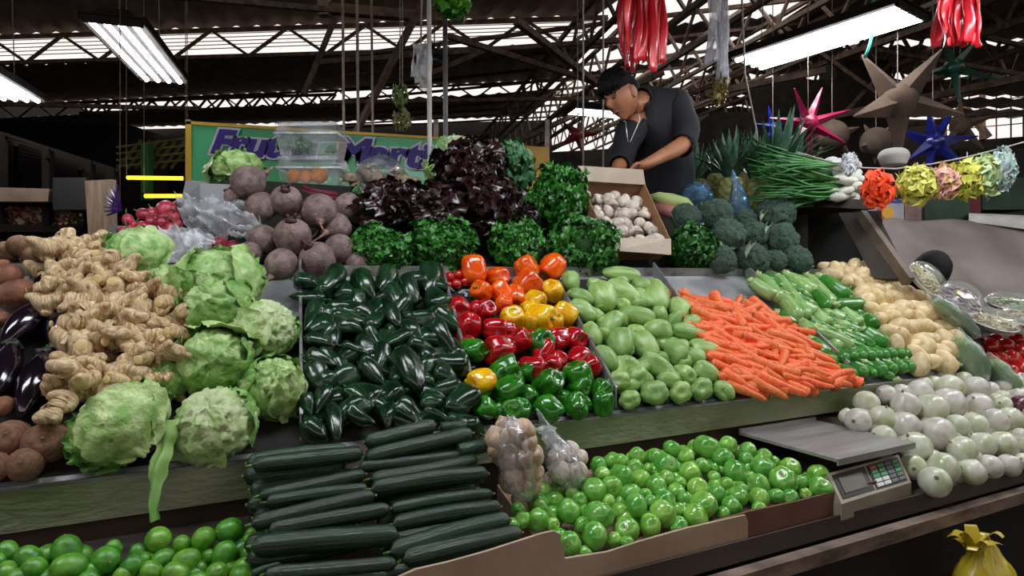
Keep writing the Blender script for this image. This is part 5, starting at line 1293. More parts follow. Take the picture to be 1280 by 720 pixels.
child(MB().bar(at(1092, 274, 2.86), W(loc(at(1092, 264, 2.86))[0], loc(at(1092, 264, 2.86))[1], 0), .05).obj('leg', M_DARK, None, False), es)
M_GOL = mat('green_onion_leaf', '#4f8f45', '#2f6a30', rough=.4, scale=4, vary=.2)
mbl = MB()
for k in range(4): mbl.tube([(0, 0, .34), (.02 * (k - 1.5), .01 * k, .1), (.07 * (k - 1.5), .02, -.2), (.13 * (k - 1.5), .03 * (k - 1), -.5)], [.014, .014, .012, .004], 6)
GON = Kind('green_onion', mbl, M_GOL, [('bulb', MB().lathe(lambda t: (.055 * sin(pi * t) ** .8 * (1 if t < .5 else 1 - .6 * (t - .5)), .42 + .09 * cos(pi * t)), 10, 12), mat('white_bulb', '#e6e6df', '#cfd2c4', rough=.4))], 'green onion', 'green onions on the end shelf')
o_ = []
for k in range(46):
    y = 200 + 54 * ((k * .618) % 1); t = 2.95 + R.uniform(-.08, .25); x1 = R.uniform(1046, 1080); y1 = 206 + (y - 200) * .85 + R.uniform(-5, 5)
    A, B = at(x1, y1, t), at(x1 - R.uniform(95, 115), y + R.uniform(-8, 8) + (4 if y > 240 else -4), t)
    o_.append(spawn(GON, (A + B) / 2, basis(A - B, R.uniform(0, 6)), (.42, .42, (A - B).length)))
label_rows(o_, 9, 'green onion with a white bulb, {n} from the pineapples in the {r} row up')

# ---- right side: wrapped packs, packs on trays, red tomatoes
F_WRAP = film('cling_wrap', .10, .14, '#eef6ee', .15)
def pack(c, rot, ax, m, label, cat, seed, film_=None, stripes=True):
    r = Vector(ax)
    def po(v):
        d = v.normalized() if v.length else v
        return Vector((v.x * r.x, v.y * r.y, v.z * r.z)) * (1 + .05 * sin(d.z * 3 + seed) + .04 * noise.noise(d * 3 + Vector((seed,) * 3)))
    o = MB().lathe(lambda t: sph(t, .7), 20, 28, (lambda th, t: 1 + .05 * abs(sin(th * 4))) if stripes else None, po).obj('wrapped_pack', m)
    M = rot.to_4x4(); M.translation = c; o.matrix_world = M; tag(o, label, cat, 'wrapped packs')
    w = bag_mesh(seed, (ax[0] * 1.2, ax[1] * 1.25, ax[2] * 1.16), .15, .45).obj('cling_wrap', film_ or F_BAG, o)
    return o
M_NOP = mat('cactus_green', '#a3bf86', '#5d8a4a', rough=.35, scale=6, coat=.3, stretch=(4, 4, 1), bump=.2)
M_NOP2 = mat('pale_chopped_greens', '#8fa67c', '#5d8050', rough=.4, scale=12, coat=.3)
pack(at(1194, 397, 2.5), basis((-.75, -.1, .62)), (.085, .06, .24), M_NOP2, 'long wrapped pack of green pods standing beside the potatoes', 'wrapped vegetables', 1)
pack(at(1210, 451, 2.35), basis((-.35, -.1, 1)), (.13, .07, .19), M_NOP, 'wrapped pack of cactus paddles above the white onions', 'wrapped vegetables', 2)
pack(at(1255, 474, 2.4), basis((-.6, -.1, .9)), (.10, .07, .18), M_NOP, 'wrapped pack of cactus paddles leaning beside the red tomatoes', 'wrapped vegetables', 3)
M_BEAN = mat('pale_chopped_vegetable', '#d8d2b4', '#a99c70', rough=.5, scale=30)
M_TRAY = mat('white_foam_tray', '#d6d3d0', rough=.6)
def foamtray(c, rot, w, l, label, seed, mt=None):
    o = empty('foam_tray', c, label, 'food tray', 'white trays of chopped vegetables', rot)
    def rim(a, b):
        th = 2 * pi * a; k = (1, .96, .8, .0)[min(3, int(b * 3 + .01))]; z = (.02, .022, 0, 0)[min(3, int(b * 3 + .01))]
        return Vector((cos(th) * w / 2 * k, sin(th) * l / 2 * k, z))
    MB().grid(rim, 28, 3).obj('tray', M_TRAY, o)
    mb = MB(); r = random.Random(seed)
    for i in range(60):
        th = r.uniform(0, 2 * pi); q = r.uniform(0, .7) ** .5; p = Vector((cos(th) * w / 2 * q, sin(th) * l / 2 * q, .018 + .02 * (1 - q))); d = Vector((r.uniform(-1, 1), r.uniform(-1, 1), r.uniform(-.2, .2))).normalized() * .018
        mb.tube([p - d, p + d], .005, 6)
    tag(mb.obj('chopped_vegetables', mt or M_BEAN, o), kind='stuff')
    MB().lathe(lambda t: (.5 * sin(pi * t) ** .5, .10 * cos(pi * t)), 10, 26, None, lambda v: Vector((v.x * w * 1.02, v.y * l * 1.02, max(v.z, -.02) * .5 + .02 + .003 * noise.noise(v * 20)))).obj('wrap', F_WRAP, o)
    return o
foamtray(at(1152, 352, 2.65), basis((.35, -.75, .5), .6), .13, .17, 'oval foam tray of pale chopped vegetables in front of the black-haired person', 1)
ft = foamtray(at(1196, 378, 2.62), basis((.2, -.55, .8), .6), .26, .17, 'foam tray with a yellow label between the potatoes and the person', 2, mat('reddish_beans', '#9a8a90', '#6b4a58', rough=.5))
MB().box((-.01, .0, .046), (.045, .05, .002)).obj('yellow_label', mat('label_yellow', '#e8d24a', '#d8b838', rough=.5), ft, False)
MB().tube([(-.01, 0, .047), (-.01, 0, .049)], .014, 16).obj('label_print', mat('label_pink', '#d88aa0', rough=.5), ft, False)
foamtray(at(1240, 408, 2.7), basis((.05, -.3, 1), 1.4), .17, .24, 'wide foam tray of pale vegetables lying on the red tomatoes, nearer the potatoes', 3)
foamtray(at(1275, 404, 2.75), basis((.05, -.3, 1), 1.4), .17, .22, 'foam tray of pale vegetables cut by the edge of the photo', 4, mat('mixed_vegetables', '#c9c0a0', '#8a7a5a', rough=.5, scale=30))
foamtray(at(1262, 385, 2.95), basis((.05, -.4, 1), 1.2), .16, .22, 'foam tray of green and white vegetables, topmost of the trays', 5, mat('green_mix', '#a8b48a', '#6d7f50', rough=.5, scale=30))
RTH = [(1236, 434, 26), (1256, 434, 24), (1264, 450, 26), (1281, 463, 30), (1278, 442, 26), (1270, 477, 26), (1250, 450, 22), (1286, 482, 28), (1240, 450, 20), (1296, 450, 26), (1262, 466, 22), (1244, 426, 20), (1272, 426, 20), (1290, 430, 22)]
o_ = [spawn(R.choice(RTM), at(x, y, 2.75 - (y - 430) * .004), basis(rnd_dir()), w * 2.7 / FOC) for x, y, w in RTH]
label_rows(o_, 14, 'red tomato under the foam trays, {n} from the wrapped packs in the {r} row up')
cr = MB().hexa([at(1195, 560, 2.2), at(1330, 560, 2.2), at(1330, 530, 3.2), at(1195, 530, 3.2)], [at(1215, 492, 2.45), at(1330, 492, 2.45), at(1330, 425, 3.1), at(1215, 415, 3.1)]).obj('produce_crate', M_DARKWOOD, None, False)
tag(cr, 'dark crate under the red tomatoes and the foam trays', 'crate')
cr = MB().hexa([at(1130, 470, 2.5), at(1235, 470, 2.6), at(1235, 450, 3.0), at(1130, 450, 3.0)], [at(1135, 372, 2.75), at(1225, 420, 2.65), at(1225, 400, 3.0), at(1135, 366, 3.0)]).obj('produce_crate', M_DARK, None, False)
tag(cr, 'dark crate behind the potatoes carrying the foam trays', 'crate')

# grey tarpaulin of the next stall
M_TARP = mat('grey_tarpaulin', '#857a74', '#675d58', rough=.7, scale=2.5, bump=.25)
def tf(a, b):
    P = at(1085, 276, 4.4).lerp(at(1400, 272, 4.6), a).lerp(at(1100, 440, 3.5).lerp(at(1400, 440, 3.5), a), b)
    return P + Vector((0, -1, .3)) * (.035 * sin(a * 13 + b * 9) * b + .02 * sin(a * 26 - b * 14) + .03 * noise.noise(Vector((a * 5, b * 4, 0))) + .012 * noise.noise(Vector((a * 14, b * 9, 4))))
tp = MB().grid(tf, 50, 30).obj('tarpaulin', M_TARP); tag(tp, 'large grey tarpaulin covering the neighbouring stall', 'tarpaulin')
tp.modifiers.new('thickness', 'SOLIDIFY').thickness = .004
cr = MB().hexa([at(1090, 700, 3.9), at(1400, 700, 3.9), at(1400, 640, 4.9), at(1090, 640, 4.9)], [at(1100, 300, 4.35), at(1400, 295, 4.5), at(1400, 285, 5.0), at(1100, 285, 5.0)]).obj('covered_table', M_DARKWOOD, None, False)
tag(cr, 'wooden table under the grey tarpaulin', 'table')

# ---- yellow bag hanging under the counter
M_YB = mat('yellow_plastic', '#d8c43a', '#b59a22', rough=.3, scale=3, coat=.3, bump=.2)
yb = empty('yellow_bag', at(1220, 680, 1.6), 'yellow plastic bag tied at the top, hanging below the counter lip', 'plastic bag')
def yf(v):
    d = v.normalized() if v.length else v
    k = .5 * (1 + crumple(d, 3, .6)); q = max(0, d.z) ** 1.5
    return at(1232, 738, 1.6) + Vector((d.x * k * .18 * (1 - .75 * q), d.y * k * .14 * (1 - .75 * q), d.z * k * .30))
child(MB().lathe(lambda t: sph(t, 1), 30, 40, None, yf).obj('sack', M_YB), yb)
mb = MB()
for k in range(9):
    th = k * 2 * pi / 9; b = at(1219, 688, 1.6); 
    mb.grid(lambda a, c_: b + Vector((cos(th), sin(th) * .6, 0)) * (.008 + .06 * c_) + Vector((-sin(th), cos(th) * .6, 0)) * (a - .5) * .045 * (1 - .5 * c_) + Z * (.05 * sin(c_ * 2.2) * (.4 + .7 * ((k * 7) % 3) / 2)), 3, 6)
child(mb.obj('knot_ruffle', M_YB), yb)
# ================================================================== PEOPLE
M_SKIN = mat('skin', '#a8704f', '#96603f', rough=.5, scale=5, sss=.1)
M_SHIRT = mat('dark_navy_shirt', '#14161c', '#0c0d12', rough=.85, scale=6, bump=.15, bscale=12)
M_HAIR = mat('black_hair', '#070606', '#0d0b0a', rough=.6, spec=.2, scale=30, bump=.3, stretch=(1, 1, 3))
M_TROUS = mat('dark_trousers', '#1b1e26', rough=.85)
def skin_obj(name, verts, radii, edges, m, parent=None, root=0, sub=2):
    me = bpy.data.meshes.new('sk'); me.from_pydata([tuple(v) for v in verts], edges, [])
    o = bpy.data.objects.new('sk', me); COL.objects.link(o)
    sk = o.modifiers.new('s', 'SKIN'); m2 = o.modifiers.new('u', 'SUBSURF'); m2.levels = sub
    for i, sv in enumerate(me.skin_vertices[0].data):
        r = radii[i]; sv.radius = r if hasattr(r, '__len__') else (r, r); sv.use_root = (i == root)
    dg = bpy.context.evaluated_depsgraph_get(); e = bpy.data.meshes.new_from_object(o.evaluated_get(dg))
    e.polygons.foreach_set('use_smooth', [True] * len(e.polygons))
    bpy.data.objects.remove(o); bpy.data.meshes.remove(me)
    e.materials.clear(); e.materials.append(m)
    q = bpy.data.objects.new(name, e); COL.objects.link(q)
    if parent: child(q, parent)
    return q
man = empty('person', at(832, 300, 3.3) * 1 + Vector((0, 0, -1.0)), 'person in a dark navy shirt bending over the carton, looking down', 'person')
def gauss(x, s): return exp(-(x / s) ** 2)
def head_mesh(ax=(.088, .072, .118), seed=0, lift=0.0, face=True):
    """local +x forward, +z up"""
    def po(v):
        d = v.normalized() if v.length else v
        r = 1.0
        p = Vector((d.x * ax[0], d.y * ax[1], d.z * ax[2]))
        if d.z < 0 and d.x < .3: p.x *= 1 - .25 * (-d.z); p.z *= 1 - .1 * (-d.z)       # back of skull up to the nape
        if d.z < -.1: p.y *= 1 - .30 * min(1, -d.z) ** 1.3                              # jaw narrows
        if face and d.x > 0:
            f = d.x
            p.x += .026 * gauss(d.y, .13) * gauss(d.z + .16, .16) * f + .010 * gauss(d.y, .09) * gauss(d.z - .05, .2) * f     # nose
            p.x += .008 * gauss(d.z - .22, .09) * gauss(d.y, .5) * f                   # brow
            for s_ in (-1, 1): p.x -= .012 * gauss(d.y - s_ * .34, .17) * gauss(d.z - .06, .11) * f; p.x += .004 * gauss(d.y - s_ * .5, .2) * gauss(d.z + .2, .15)
            p.x += .007 * gauss(d.y, .22) * gauss(d.z + .46, .06) + .007 * gauss(d.y, .2) * gauss(d.z + .58, .06) - .006 * gauss(d.y, .25) * gauss(d.z + .52, .025)
            p.x += .016 * gauss(d.y, .3) * gauss(d.z + .86, .18)                      # chin
        return p * (1 + lift)
    return MB().lathe(lambda t: sph(t, 1), 56, 64, None, po)
hf = Vector((-.66, -.50, -.42)).normalized(); hu = (Vector((-.42, -.10, .9)) - hf * hf.dot(Vector((-.42, -.10, .9)))).normalized(); hl = hu.cross(hf)
HR = Matrix((hf, hl, hu)).transposed()
HC = at(776, 120, 2.98)
hd = lambda x, y, z: HC + HR @ Vector((x, y, z))
# body: one continuous skinned figure
sv = []; sr = []; se = []
def J(p, r, par=None):
    sv.append(Vector(p)); sr.append(r)
    if par is not None: se.append((par, len(sv) - 1))
    return len(sv) - 1
pel = J(at(834, 305, 3.32), (.15, .12))
wai = J(at(832, 255, 3.30), (.15, .12), pel); che = J(at(828, 195, 3.24), (.17, .135), wai); uch = J(at(822, 142, 3.16), (.145, .12), che)
nb = J(at(806, 124, 3.08), .062, uch); nt = J(hd(-.02, 0, -.07), .052, nb)
sh = J(at(846, 132, 3.10), .080, uch); um = J(at(858, 158, 3.04), .060, sh); el = J(at(856, 180, 2.97), .047, um); fm = J(at(838, 190, 2.90), .040, el); wr = J(at(812, 203, 2.80), .027, fm)
s2 = J(at(793, 156, 3.06), .070, uch); u2 = J(at(782, 180, 3.02), .055, s2); e2 = J(at(776, 205, 2.98), .043, u2); w2 = J(at(770, 213, 2.84), .027, e2)
def hand(wrist, dirn, side, down):
    d = Vector(dirn).normalized(); s_ = Vector(side).normalized(); q = Vector(down).normalized()
    pw = sv[wrist]; pm = J(pw + d * .045, (.030, .016), wrist)
    for k, (o_, L) in enumerate(((-.030, .072), (-.010, .082), (.010, .078), (.029, .062))):
        a = J(pw + d * .085 + s_ * o_, .0095, pm); b = J(sv[a] + d * L * .45 + q * L * .18, .0088, a); J(sv[b] + d * L * .22 + q * L * .38, .0075, b)
    a = J(pw + d * .035 - s_ * .040, .011, pm); b = J(sv[a] + d * .030 - s_ * .016 + q * .01, .010, a); J(sv[b] + d * .024 + s_ * .002 + q * .012, .0085, b)
hand(wr, (-.85, -.35, -.35), (.2, -.6, .5), (-.1, -.2, -1))
hand(w2, (-.1, -.8, -.5), (.9, -.1, 0), (0, -.1, -1))
for s_ in (-1, 1):
    h_ = J(sv[pel] + Vector((s_ * .10, 0, -.10)), .095, pel); k_ = J(sv[h_] + Vector((s_ * .02, -.03, -.42)), .062, h_); a_ = J(sv[k_] + Vector((0, .03, -.40)), .042, k_); J(Vector((sv[a_].x, sv[a_].y - .12, .66)), .035, a_)
body = skin_obj('body', sv, sr, se, M_SKIN, man, pel)
hm = head_mesh().obj('head', M_SKIN); hm.matrix_world = Matrix.Translation(HC) @ HR.to_4x4(); 
def attach(o, p, M=None):
    """parent o under p with world matrix M, p being a mesh placed in world space"""
    o.parent = p; o.matrix_parent_inverse = Matrix.Identity(4); return o
attach(hm, man); hm.matrix_parent_inverse = man.matrix_world.inverted()
def on_head(o): o.parent = hm; return o
# ears, eyes, brows, mouth
for s_ in (-1, 1):
    on_head(MB().lathe(lambda t: sph(t, 1), 12, 14, None, lambda v: Vector((v.x * .036 - .008, s_ * .073 + v.y * .018 + v.x * s_ * .012 * -1, v.z * .062 - .005 - (.004 if abs(v.x) < .2 else 0)))).obj('ear', M_SKIN))
    on_head(MB().lathe(lambda t: sph(t, 1), 8, 12, None, lambda v: Vector((v.x * .010 + .0795, v.y * .028 + s_ * .027, v.z * .011 + .006))).obj('eyelid', mat('eyelid_skin', '#84523a', rough=.5)))
    on_head(MB().tube([(.083, s_ * .012, .024), (.082, s_ * .027, .029), (.072, s_ * .043, .024)], [.003, .004, .002], 6).obj('eyebrow', M_HAIR))
on_head(MB().tube([(.081, -.022, -.060), (.088, -.008, -.0575), (.088, .008, -.0575), (.081, .022, -.060)], [.002, .005, .005, .002], 8).obj('mouth', mat('lips', '#8d4a40', rough=.45)))
def hairpo(v):
    d = v.normalized() if v.length else v
    p = Vector((d.x * .088, d.y * .072, d.z * .118))
    line = .30 if d.x > -.15 else max(-.08, .30 - (-.15 - d.x) * 1.3)
    k = max(-1, min(1, (d.z - line) / .14)); k = .5 + .5 * k
    spike = .010 * noise.noise(d * 9) + .006 * noise.noise(d * 20)
    return p * (.93 - .35 * max(0, .5 - k) + .17 * k + (.05 * max(0, d.x) * k)) + d * (spike * k + .010 * k)
hr = on_head(MB().lathe(lambda t: sph(t, 1), 50, 60, None, hairpo).obj('hair', M_HAIR))
mbh = MB(); rh = random.Random(3)
for i in range(90):
    th = rh.uniform(-1.5, 1.5); z = rh.uniform(.25, .75); d = Vector((cos(th) * math.sqrt(1 - z * z), sin(th) * math.sqrt(1 - z * z), z)); b = Vector((d.x * .096, d.y * .080, d.z * .128))
    e = b + Vector((.022, rh.uniform(-.012, .012), rh.uniform(-.022, .012))); mbh.tube([b, (b + e) / 2 + Vector((.004, 0, .006)), e], [.006, .004, .001], 5)
attach(mbh.obj('forelock', M_HAIR), hr)
# shirt: follows torso and arms down to below the elbow
def shell(name, src, keep, off, m, parent):
    bm = bmesh.new(); bm.from_mesh(src.data); bm.normal_update()
    dead = [v for v in bm.verts if not keep(v.co)]
    bmesh.ops.delete(bm, geom=dead, context='VERTS')
    for v in bm.verts: v.co += v.normal * (off + .006 * noise.noise(v.co * 9) + .004 * noise.noise(v.co * 22))
    me = bpy.data.meshes.new(name); bm.to_mesh(me); bm.free(); me.polygons.foreach_set('use_smooth', [True] * len(me.polygons)); me.materials.append(m)
    o = bpy.data.objects.new(name, me); COL.objects.link(o); child(o, parent); sd = o.modifiers.new('t', 'SOLIDIFY'); sd.thickness = .004; return o
P_el, P_fm, P_nt, P_pel = sv[el], sv[fm], sv[nt], sv[pel]
def keep_shirt(p):
    if (p - HC).length < .114 or (p - hd(-.03, 0, -.09)).length < .05: return False
    ax = P_nt - sv[nb]; f = (p - sv[nb]).dot(ax) / ax.length_squared
    if f > .25 and (p - (sv[nb] + ax * min(f, 1.2))).length < .08 and p.z > sv[nb].z - .01: return False
    ax = (sv[wr] - P_el); f = (p - P_el).dot(ax) / ax.length_squared
    if .10 < f < 2.2 and (p - (P_el + ax * f)).length < .06 + .1 * max(0, f - .8): return False
    ax = (sv[w2] - sv[e2]); f = (p - sv[e2]).dot(ax) / ax.length_squared
    if .35 < f < 2.5 and (p - (sv[e2] + ax * f)).length < .05 + .08 * max(0, f - .8): return False
    return p.z > P_pel.z - .05
shell('shirt', body, keep_shirt, .014, M_SHIRT, man)
shell('trousers', body, lambda p: .74 < p.z < P_pel.z + .02 , .012, M_TROUS, man)
child(MB().tube([hd(.0, .055, -.10), at(800, 150, 2.96), at(790, 172, 2.95), at(786, 182, 2.96), at(784, 170, 2.95), at(782, 152, 2.95), hd(.04, -.04, -.09)], .0022, 6).obj('neck_chain', mat('silver_chain', '#c9c9c9', rough=.3, metal=.8)), man)
child(MB().tube([sv[a_] + Vector((0, 0, -.04)), sv[a_] + Vector((0, -.03, -.16))], .05, 10).obj('shoe', M_BLACK), man)
child(MB().tube([sv[a_] + Vector((-.2, 0, -.04)), sv[a_] + Vector((-.2, -.03, -.16))], .05, 10).obj('shoe', M_BLACK), man)

# second person, seen from behind beyond the trays
p2 = empty('person', at(1175, 420, 3.25) + Vector((0, 0, -1.1)), 'person with black hair in dark clothes seen from behind at the next stall', 'person')
sv, sr, se = [], [], []
t2 = 3.25
pl = J(at(1188, 500, t2), (.15, .12)); c1 = J(at(1186, 440, t2), (.16, .12), pl); c2 = J(at(1183, 405, t2), (.14, .11), c1); n1 = J(at(1172, 378, t2 - .02), .055, c2); J(at(1168, 362, t2 - .03), .05, n1)
for s_ in (-1, 1):
    a = J(sv[c2] + Vector((s_ * .17, 0, .0)), .065, c2); b = J(sv[a] + Vector((s_ * .05, .02, -.27)), .048, a); c_ = J(sv[b] + Vector((-s_ * .02, .15, -.15)), .034, b)
    hw = J(sv[c_] + Vector((0, .07, -.01)), (.03, .016), c_)
    for k in range(4): f_ = J(sv[hw] + Vector(((k - 1.5) * .02, .045, 0)), .009, hw); J(sv[f_] + Vector((0, .03, -.02)), .008, f_)
    f_ = J(sv[hw] + Vector((-s_ * .035, .0, 0)), .010, hw); J(sv[f_] + Vector((-s_ * .01, .03, -.01)), .009, f_)
    h_ = J(sv[pl] + Vector((s_ * .1, 0, -.1)), .09, pl); k_ = J(sv[h_] + Vector((0, .05, -.33)), .06, h_); J(Vector((sv[k_].x, sv[k_].y, .06)), .04, k_)
b2 = skin_obj('body', sv, sr, se, M_SKIN, p2)
shell('dark_top', b2, lambda p: p.z > .62 and (p - sv[n1]).length > .06 or False, .014, M_SHIRT, p2)
shell('trousers', b2, lambda p: .12 < p.z < .68, .012, M_TROUS, p2)
h2 = head_mesh().obj('head', M_SKIN); M = basis((.25, -.1, 1)).to_4x4() @ Matrix.Rotation(radians(100), 4, 'Z'); M.translation = at(1163, 346, t2 - .03); h2.matrix_world = M; h2.parent = p2; h2.matrix_parent_inverse = p2.matrix_world.inverted()
def hair2(v):
    d = v.normalized() if v.length else v
    k = .5 + .5 * max(-1, min(1, ((d.z * .6 - d.x * .9) + .35) / .2))
    return Vector((d.x * .088, d.y * .074, d.z * .118)) * (.93 + .26 * k) + d * (.004 * noise.noise(d * 12))
MB().lathe(lambda t: sph(t, 1), 40, 44, None, hair2).obj('hair', M_HAIR, h2)

# ================================================================== BANNERS
M_GRN = mat('banner_green', '#35c47c', '#28a868', rough=.35, scale=1.5, coat=.2)
M_YEL = mat('banner_yellow', '#f2cc4a', '#dcb038', rough=.5, scale=2)
M_GOLD = mat('banner_ochre', '#d8ae50', '#b88c3c', rough=.6, scale=3)
M_PUR = mat('purple_paint', '#33208a', rough=.5); M_WHT = mat('white_paint', '#d8d8e8', rough=.5); M_REDP = mat('red_paint', '#a8242c', rough=.5)
tb = 4.2
gb = empty('banner', at(386, 200, tb), 'green banner with purple hand-painted shop lettering and a yellow border', 'banner', 'banners')
def P_(x, y, dt=0.0): return at(x, y, tb - dt)
child(MB().slab([P_(232, 226), P_(548, 243), P_(548, 172), P_(232, 153)], .01).obj('green_cloth', M_GRN, None, False), gb)
child(MB().slab([P_(232, 155, .01), P_(548, 174.5, .01), P_(548, 171, .01), P_(232, 151, .01)], .01).slab([P_(232, 240, .01), P_(239, 240, .01), P_(239, 152, .01), P_(232, 151, .01)], .01).obj('yellow_border', M_YEL, None, False), gb)
def text(body, px, py, hpx, m, parent, outline=None, shear=.0, ang=0, sx=1.0, dt=.02, off=.0):
    out = []
    for mm, ofs, e in ((outline, off + .012, 0.0), (m, off, .006)):
        if mm is None: continue
        cu = bpy.data.curves.new('lettering', 'FONT'); cu.body = body; cu.size = hpx * tb / FOC * 1.35; cu.offset = ofs; cu.extrude = .002; cu.shear = shear
        cu.materials.append(mm)
        o = bpy.data.objects.new('lettering', cu); COL.objects.link(o)
        M = Matrix.Translation(P_(px, py, dt + e)) @ Matrix.Rotation(radians(ang), 4, 'Y') @ Matrix.Rotation(radians(90), 4, 'X') @ Matrix.Diagonal((sx, 1, 1, 1))
        bpy.context.view_layer.update(); me = bpy.data.meshes.new_from_object(o.evaluated_get(bpy.context.evaluated_depsgraph_get())); bpy.data.objects.remove(o)
        o = bpy.data.objects.new('lettering', me); COL.objects.link(o); o.matrix_world = M; o.parent = parent; o.matrix_parent_inverse = parent.matrix_world.inverted(); out.append(o)
text('Frut', 262, 190, 30, M_PUR, gb, M_WHT, .25, 4, 1.22, off=.010)
text('as', 352, 195, 30, M_PUR, gb, M_WHT, .25, 4, 1.22, off=.010)
text('Martita', 418, 201, 31, M_PUR, gb, M_WHT, .12, 4, 1.30, off=.010)
yb2 = empty('banner', at(615, 210, tb), 'ochre yellow banner with red capital letters behind the leafy greens', 'banner', 'banners')
child(MB().slab([P_(549, 243), P_(686, 236), P_(686, 184), P_(549, 174)], .01).obj('ochre_cloth', M_GOLD, None, False), yb2)
text('FRUTAS Y', 571, 200, 12, M_REDP, yb2, None, 0, 3, 1.12, off=.004)
text('VERDURAS'[-2:] if False else 'ES', 643, 213, 11, M_REDP, yb2, None, 0, 3, 1.1, off=.004)
for x in (236, 545, 684):
    tag(MB().bar(at(x, 150, tb + .05), Vector((at(x, 150, tb + .05).x, at(x, 150, tb + .05).y, .62)), .03).obj('banner_pole', M_TRUSS2, None, False), 'thin pole holding up the banners, %s from the dark stall' % {236: 'first', 545: 'second', 684: 'third'}[x], 'pole')

# ================================================================== THINGS HANGING OVER THE STALL
def pole(x0, y0, x1, y1, t0, t1, w, m, label):
    o = MB().tube([at(x0, y0, t0), at(x1, y1, t1)], w, 10).obj('pole', m); return tag(o, label, 'pole')
M_WP = mat('white_pole_paint', '#b9b6b0', '#9a958d', rough=.5, scale=8); M_GP = mat('grey_pole_paint', '#6f6c6a', '#55524f', rough=.5, scale=8)
pole(536, -40, 538, 345, 2.85, 2.85, .011, M_WP, 'slim white vertical pole rising through the lettuces')
pole(556, -40, 558, 345, 3.3, 3.3, .013, M_GP, 'grey vertical pole just beside the slim white one')
def tassel(x0, x1, ytop, ys, t, m, name, label, cat, n=12, w=.05, seed=0):
    r = random.Random(seed); mb = MB()
    for k in range(n):
        x = x0 + (x1 - x0) * (k + .5) / n; yb_ = r.uniform(*ys); tt = t + r.uniform(-.05, .05)
        A = at(x, ytop, tt); B = at(x + r.uniform(-5, 5), yb_, tt); ph = r.uniform(0, 6); ww = w * r.uniform(.6, 1.2)
        def f(a, b):
            return A.lerp(B, b) + Vector(((a - .5) * ww * cos(ph + b * 2), (a - .5) * ww * sin(ph + b * 2) + .006 * sin(9 * b + ph), 0)) + Vector((.005 * sin(7 * b + ph), 0, 0))
        mb.grid(f, 3, 16)
    o = mb.obj(name, m); tag(o, label, cat)
    o.modifiers.new('t', 'SOLIDIFY').thickness = .0015
    return o
M_RR = mat('red_ribbon_film', '#e02834', '#b81824', rough=.35, scale=9, coat=.3)
tassel(774, 828, -20, (62, 90), 2.75, M_RR, 'ribbon_tassel', 'bright red plastic ribbon tassel hanging above the vendor', 'ribbon tassel', 24, .034, 1)
tassel(1172, 1226, -20, (40, 60), 2.7, M_RR, 'ribbon_tassel', 'bright red plastic ribbon tassel beside the lit lamp, away from the vendor', 'ribbon tassel', 24, .032, 2)
tassel(886, 911, -20, (75, 98), 3.3, film('milky_strip', .55, .2, '#e8e8ee', .3), 'plastic_strips', 'milky white plastic strips hanging at the dim end of the lamp', 'plastic strips', 8, .05, 3)
wb_ = tassel(516, 536, 55, (90, 115), 3.2, film('white_rag_film', .9, .1, '#d8d8d8', .4), 'white_bag', 'white plastic bag hanging from the grey poles', 'plastic bag', 6, .06, 4)
MB().tube([at(526, 57, 3.2), at(528, -80, 3.2)], .005, 5).obj('cord', M_TRUSS2, wb_)
sp = MB()
for k in range(11):
    a = k * 2 * pi / 11; sp.tube([at(543, 70, 3.4), at(543 + 22 * cos(a), 66 + 15 * sin(a), 3.4 + .04 * sin(k * 5))], [.02, .003], 6)
sp.tube([at(543, 66, 3.4), at(543, -60, 3.4)], .004, 5)
tag(sp.obj('black_star_ornament', M_BLACK), 'spiky black ornament behind the slim white pole', 'ornament')
fz = frill_mesh(5, 90, .3, zmin=-1); o = fz.obj('green_ornament', mat('lime_green_tinsel', '#5fae2a', '#3c8a1c', rough=.4, scale=9)); o.matrix_world = Matrix.Translation(at(563, 2, 3.0)) @ Matrix.Diagonal((.12, .12, .12, 1)); tag(o, 'lime green frilly ornament hanging at the top edge by the poles', 'ornament')
for i, (x, y, col, nm) in enumerate(((500, 118, '#6f8a4a', 'faded green'), (503, 150, '#8a8a5a', 'faded yellow'), (897, 118, '#9a8848', 'dull gold'), (900, 100, '#8a7a58', 'brownish'))):
    o = frill_mesh(9 + i, 50, .3, zmin=-1).obj('star_ornament', mat('ornament_%d' % i, col, rough=.6)); o.matrix_world = Matrix.Translation(at(x, y, 4.5)) @ Matrix.Diagonal((.09, .09, .13, 1)); tag(o, nm + ' small ornament hanging %s' % ('above the painted lettering' if i < 2 else 'under the milky plastic strips'), 'ornament')
    tag(MB().tube([at(x, y - 5, 4.5), at(x, -60, 4.5)], .004, 5).obj('cord', M_TRUSS2), 'thin cord holding the %s ornament' % nm, 'cord')

# string of bright net puffs
SP = [(995, 190), (1040, 203), (1080, 210), (1120, 211), (1165, 205), (1210, 196), (1250, 186), (1300, 172)]
tag(MB().tube([at(x, y, 2.75) for x, y in SP], .004, 6).obj('string', mat('white_string', '#a9a39a', rough=.7)), 'white string stretched across above the bright net puffs', 'string')
def puff(x, y, w, h, col, label, seed, t=2.72, c2=None):
    o = frill_mesh(seed, 130, .26, (.42, .42, .42), 3, 5, -1, 1.6).obj('net_puff', mat('puff_' + col[1:], col, c2 or col, rough=.6, scale=4)); o.matrix_world = Matrix.Translation(at(x, y, t)) @ Matrix.Diagonal((w * t / FOC * .9, w * t / FOC * .6, h * t / FOC * .9, 1))
    tag(o, label, 'net puff', 'net puffs hung on the string')
    yy = 211 if 1070 < x < 1140 else 203 if x < 1200 else 190
    MB().tube([(0, 0, .4), (0, 0, (y - yy) / h / .9)], .02, 5).obj('loop', M_WP, o)
puff(1097, 236, 34, 40, '#ff5a28', 'bright orange net puff hanging from the string, alone', 1)
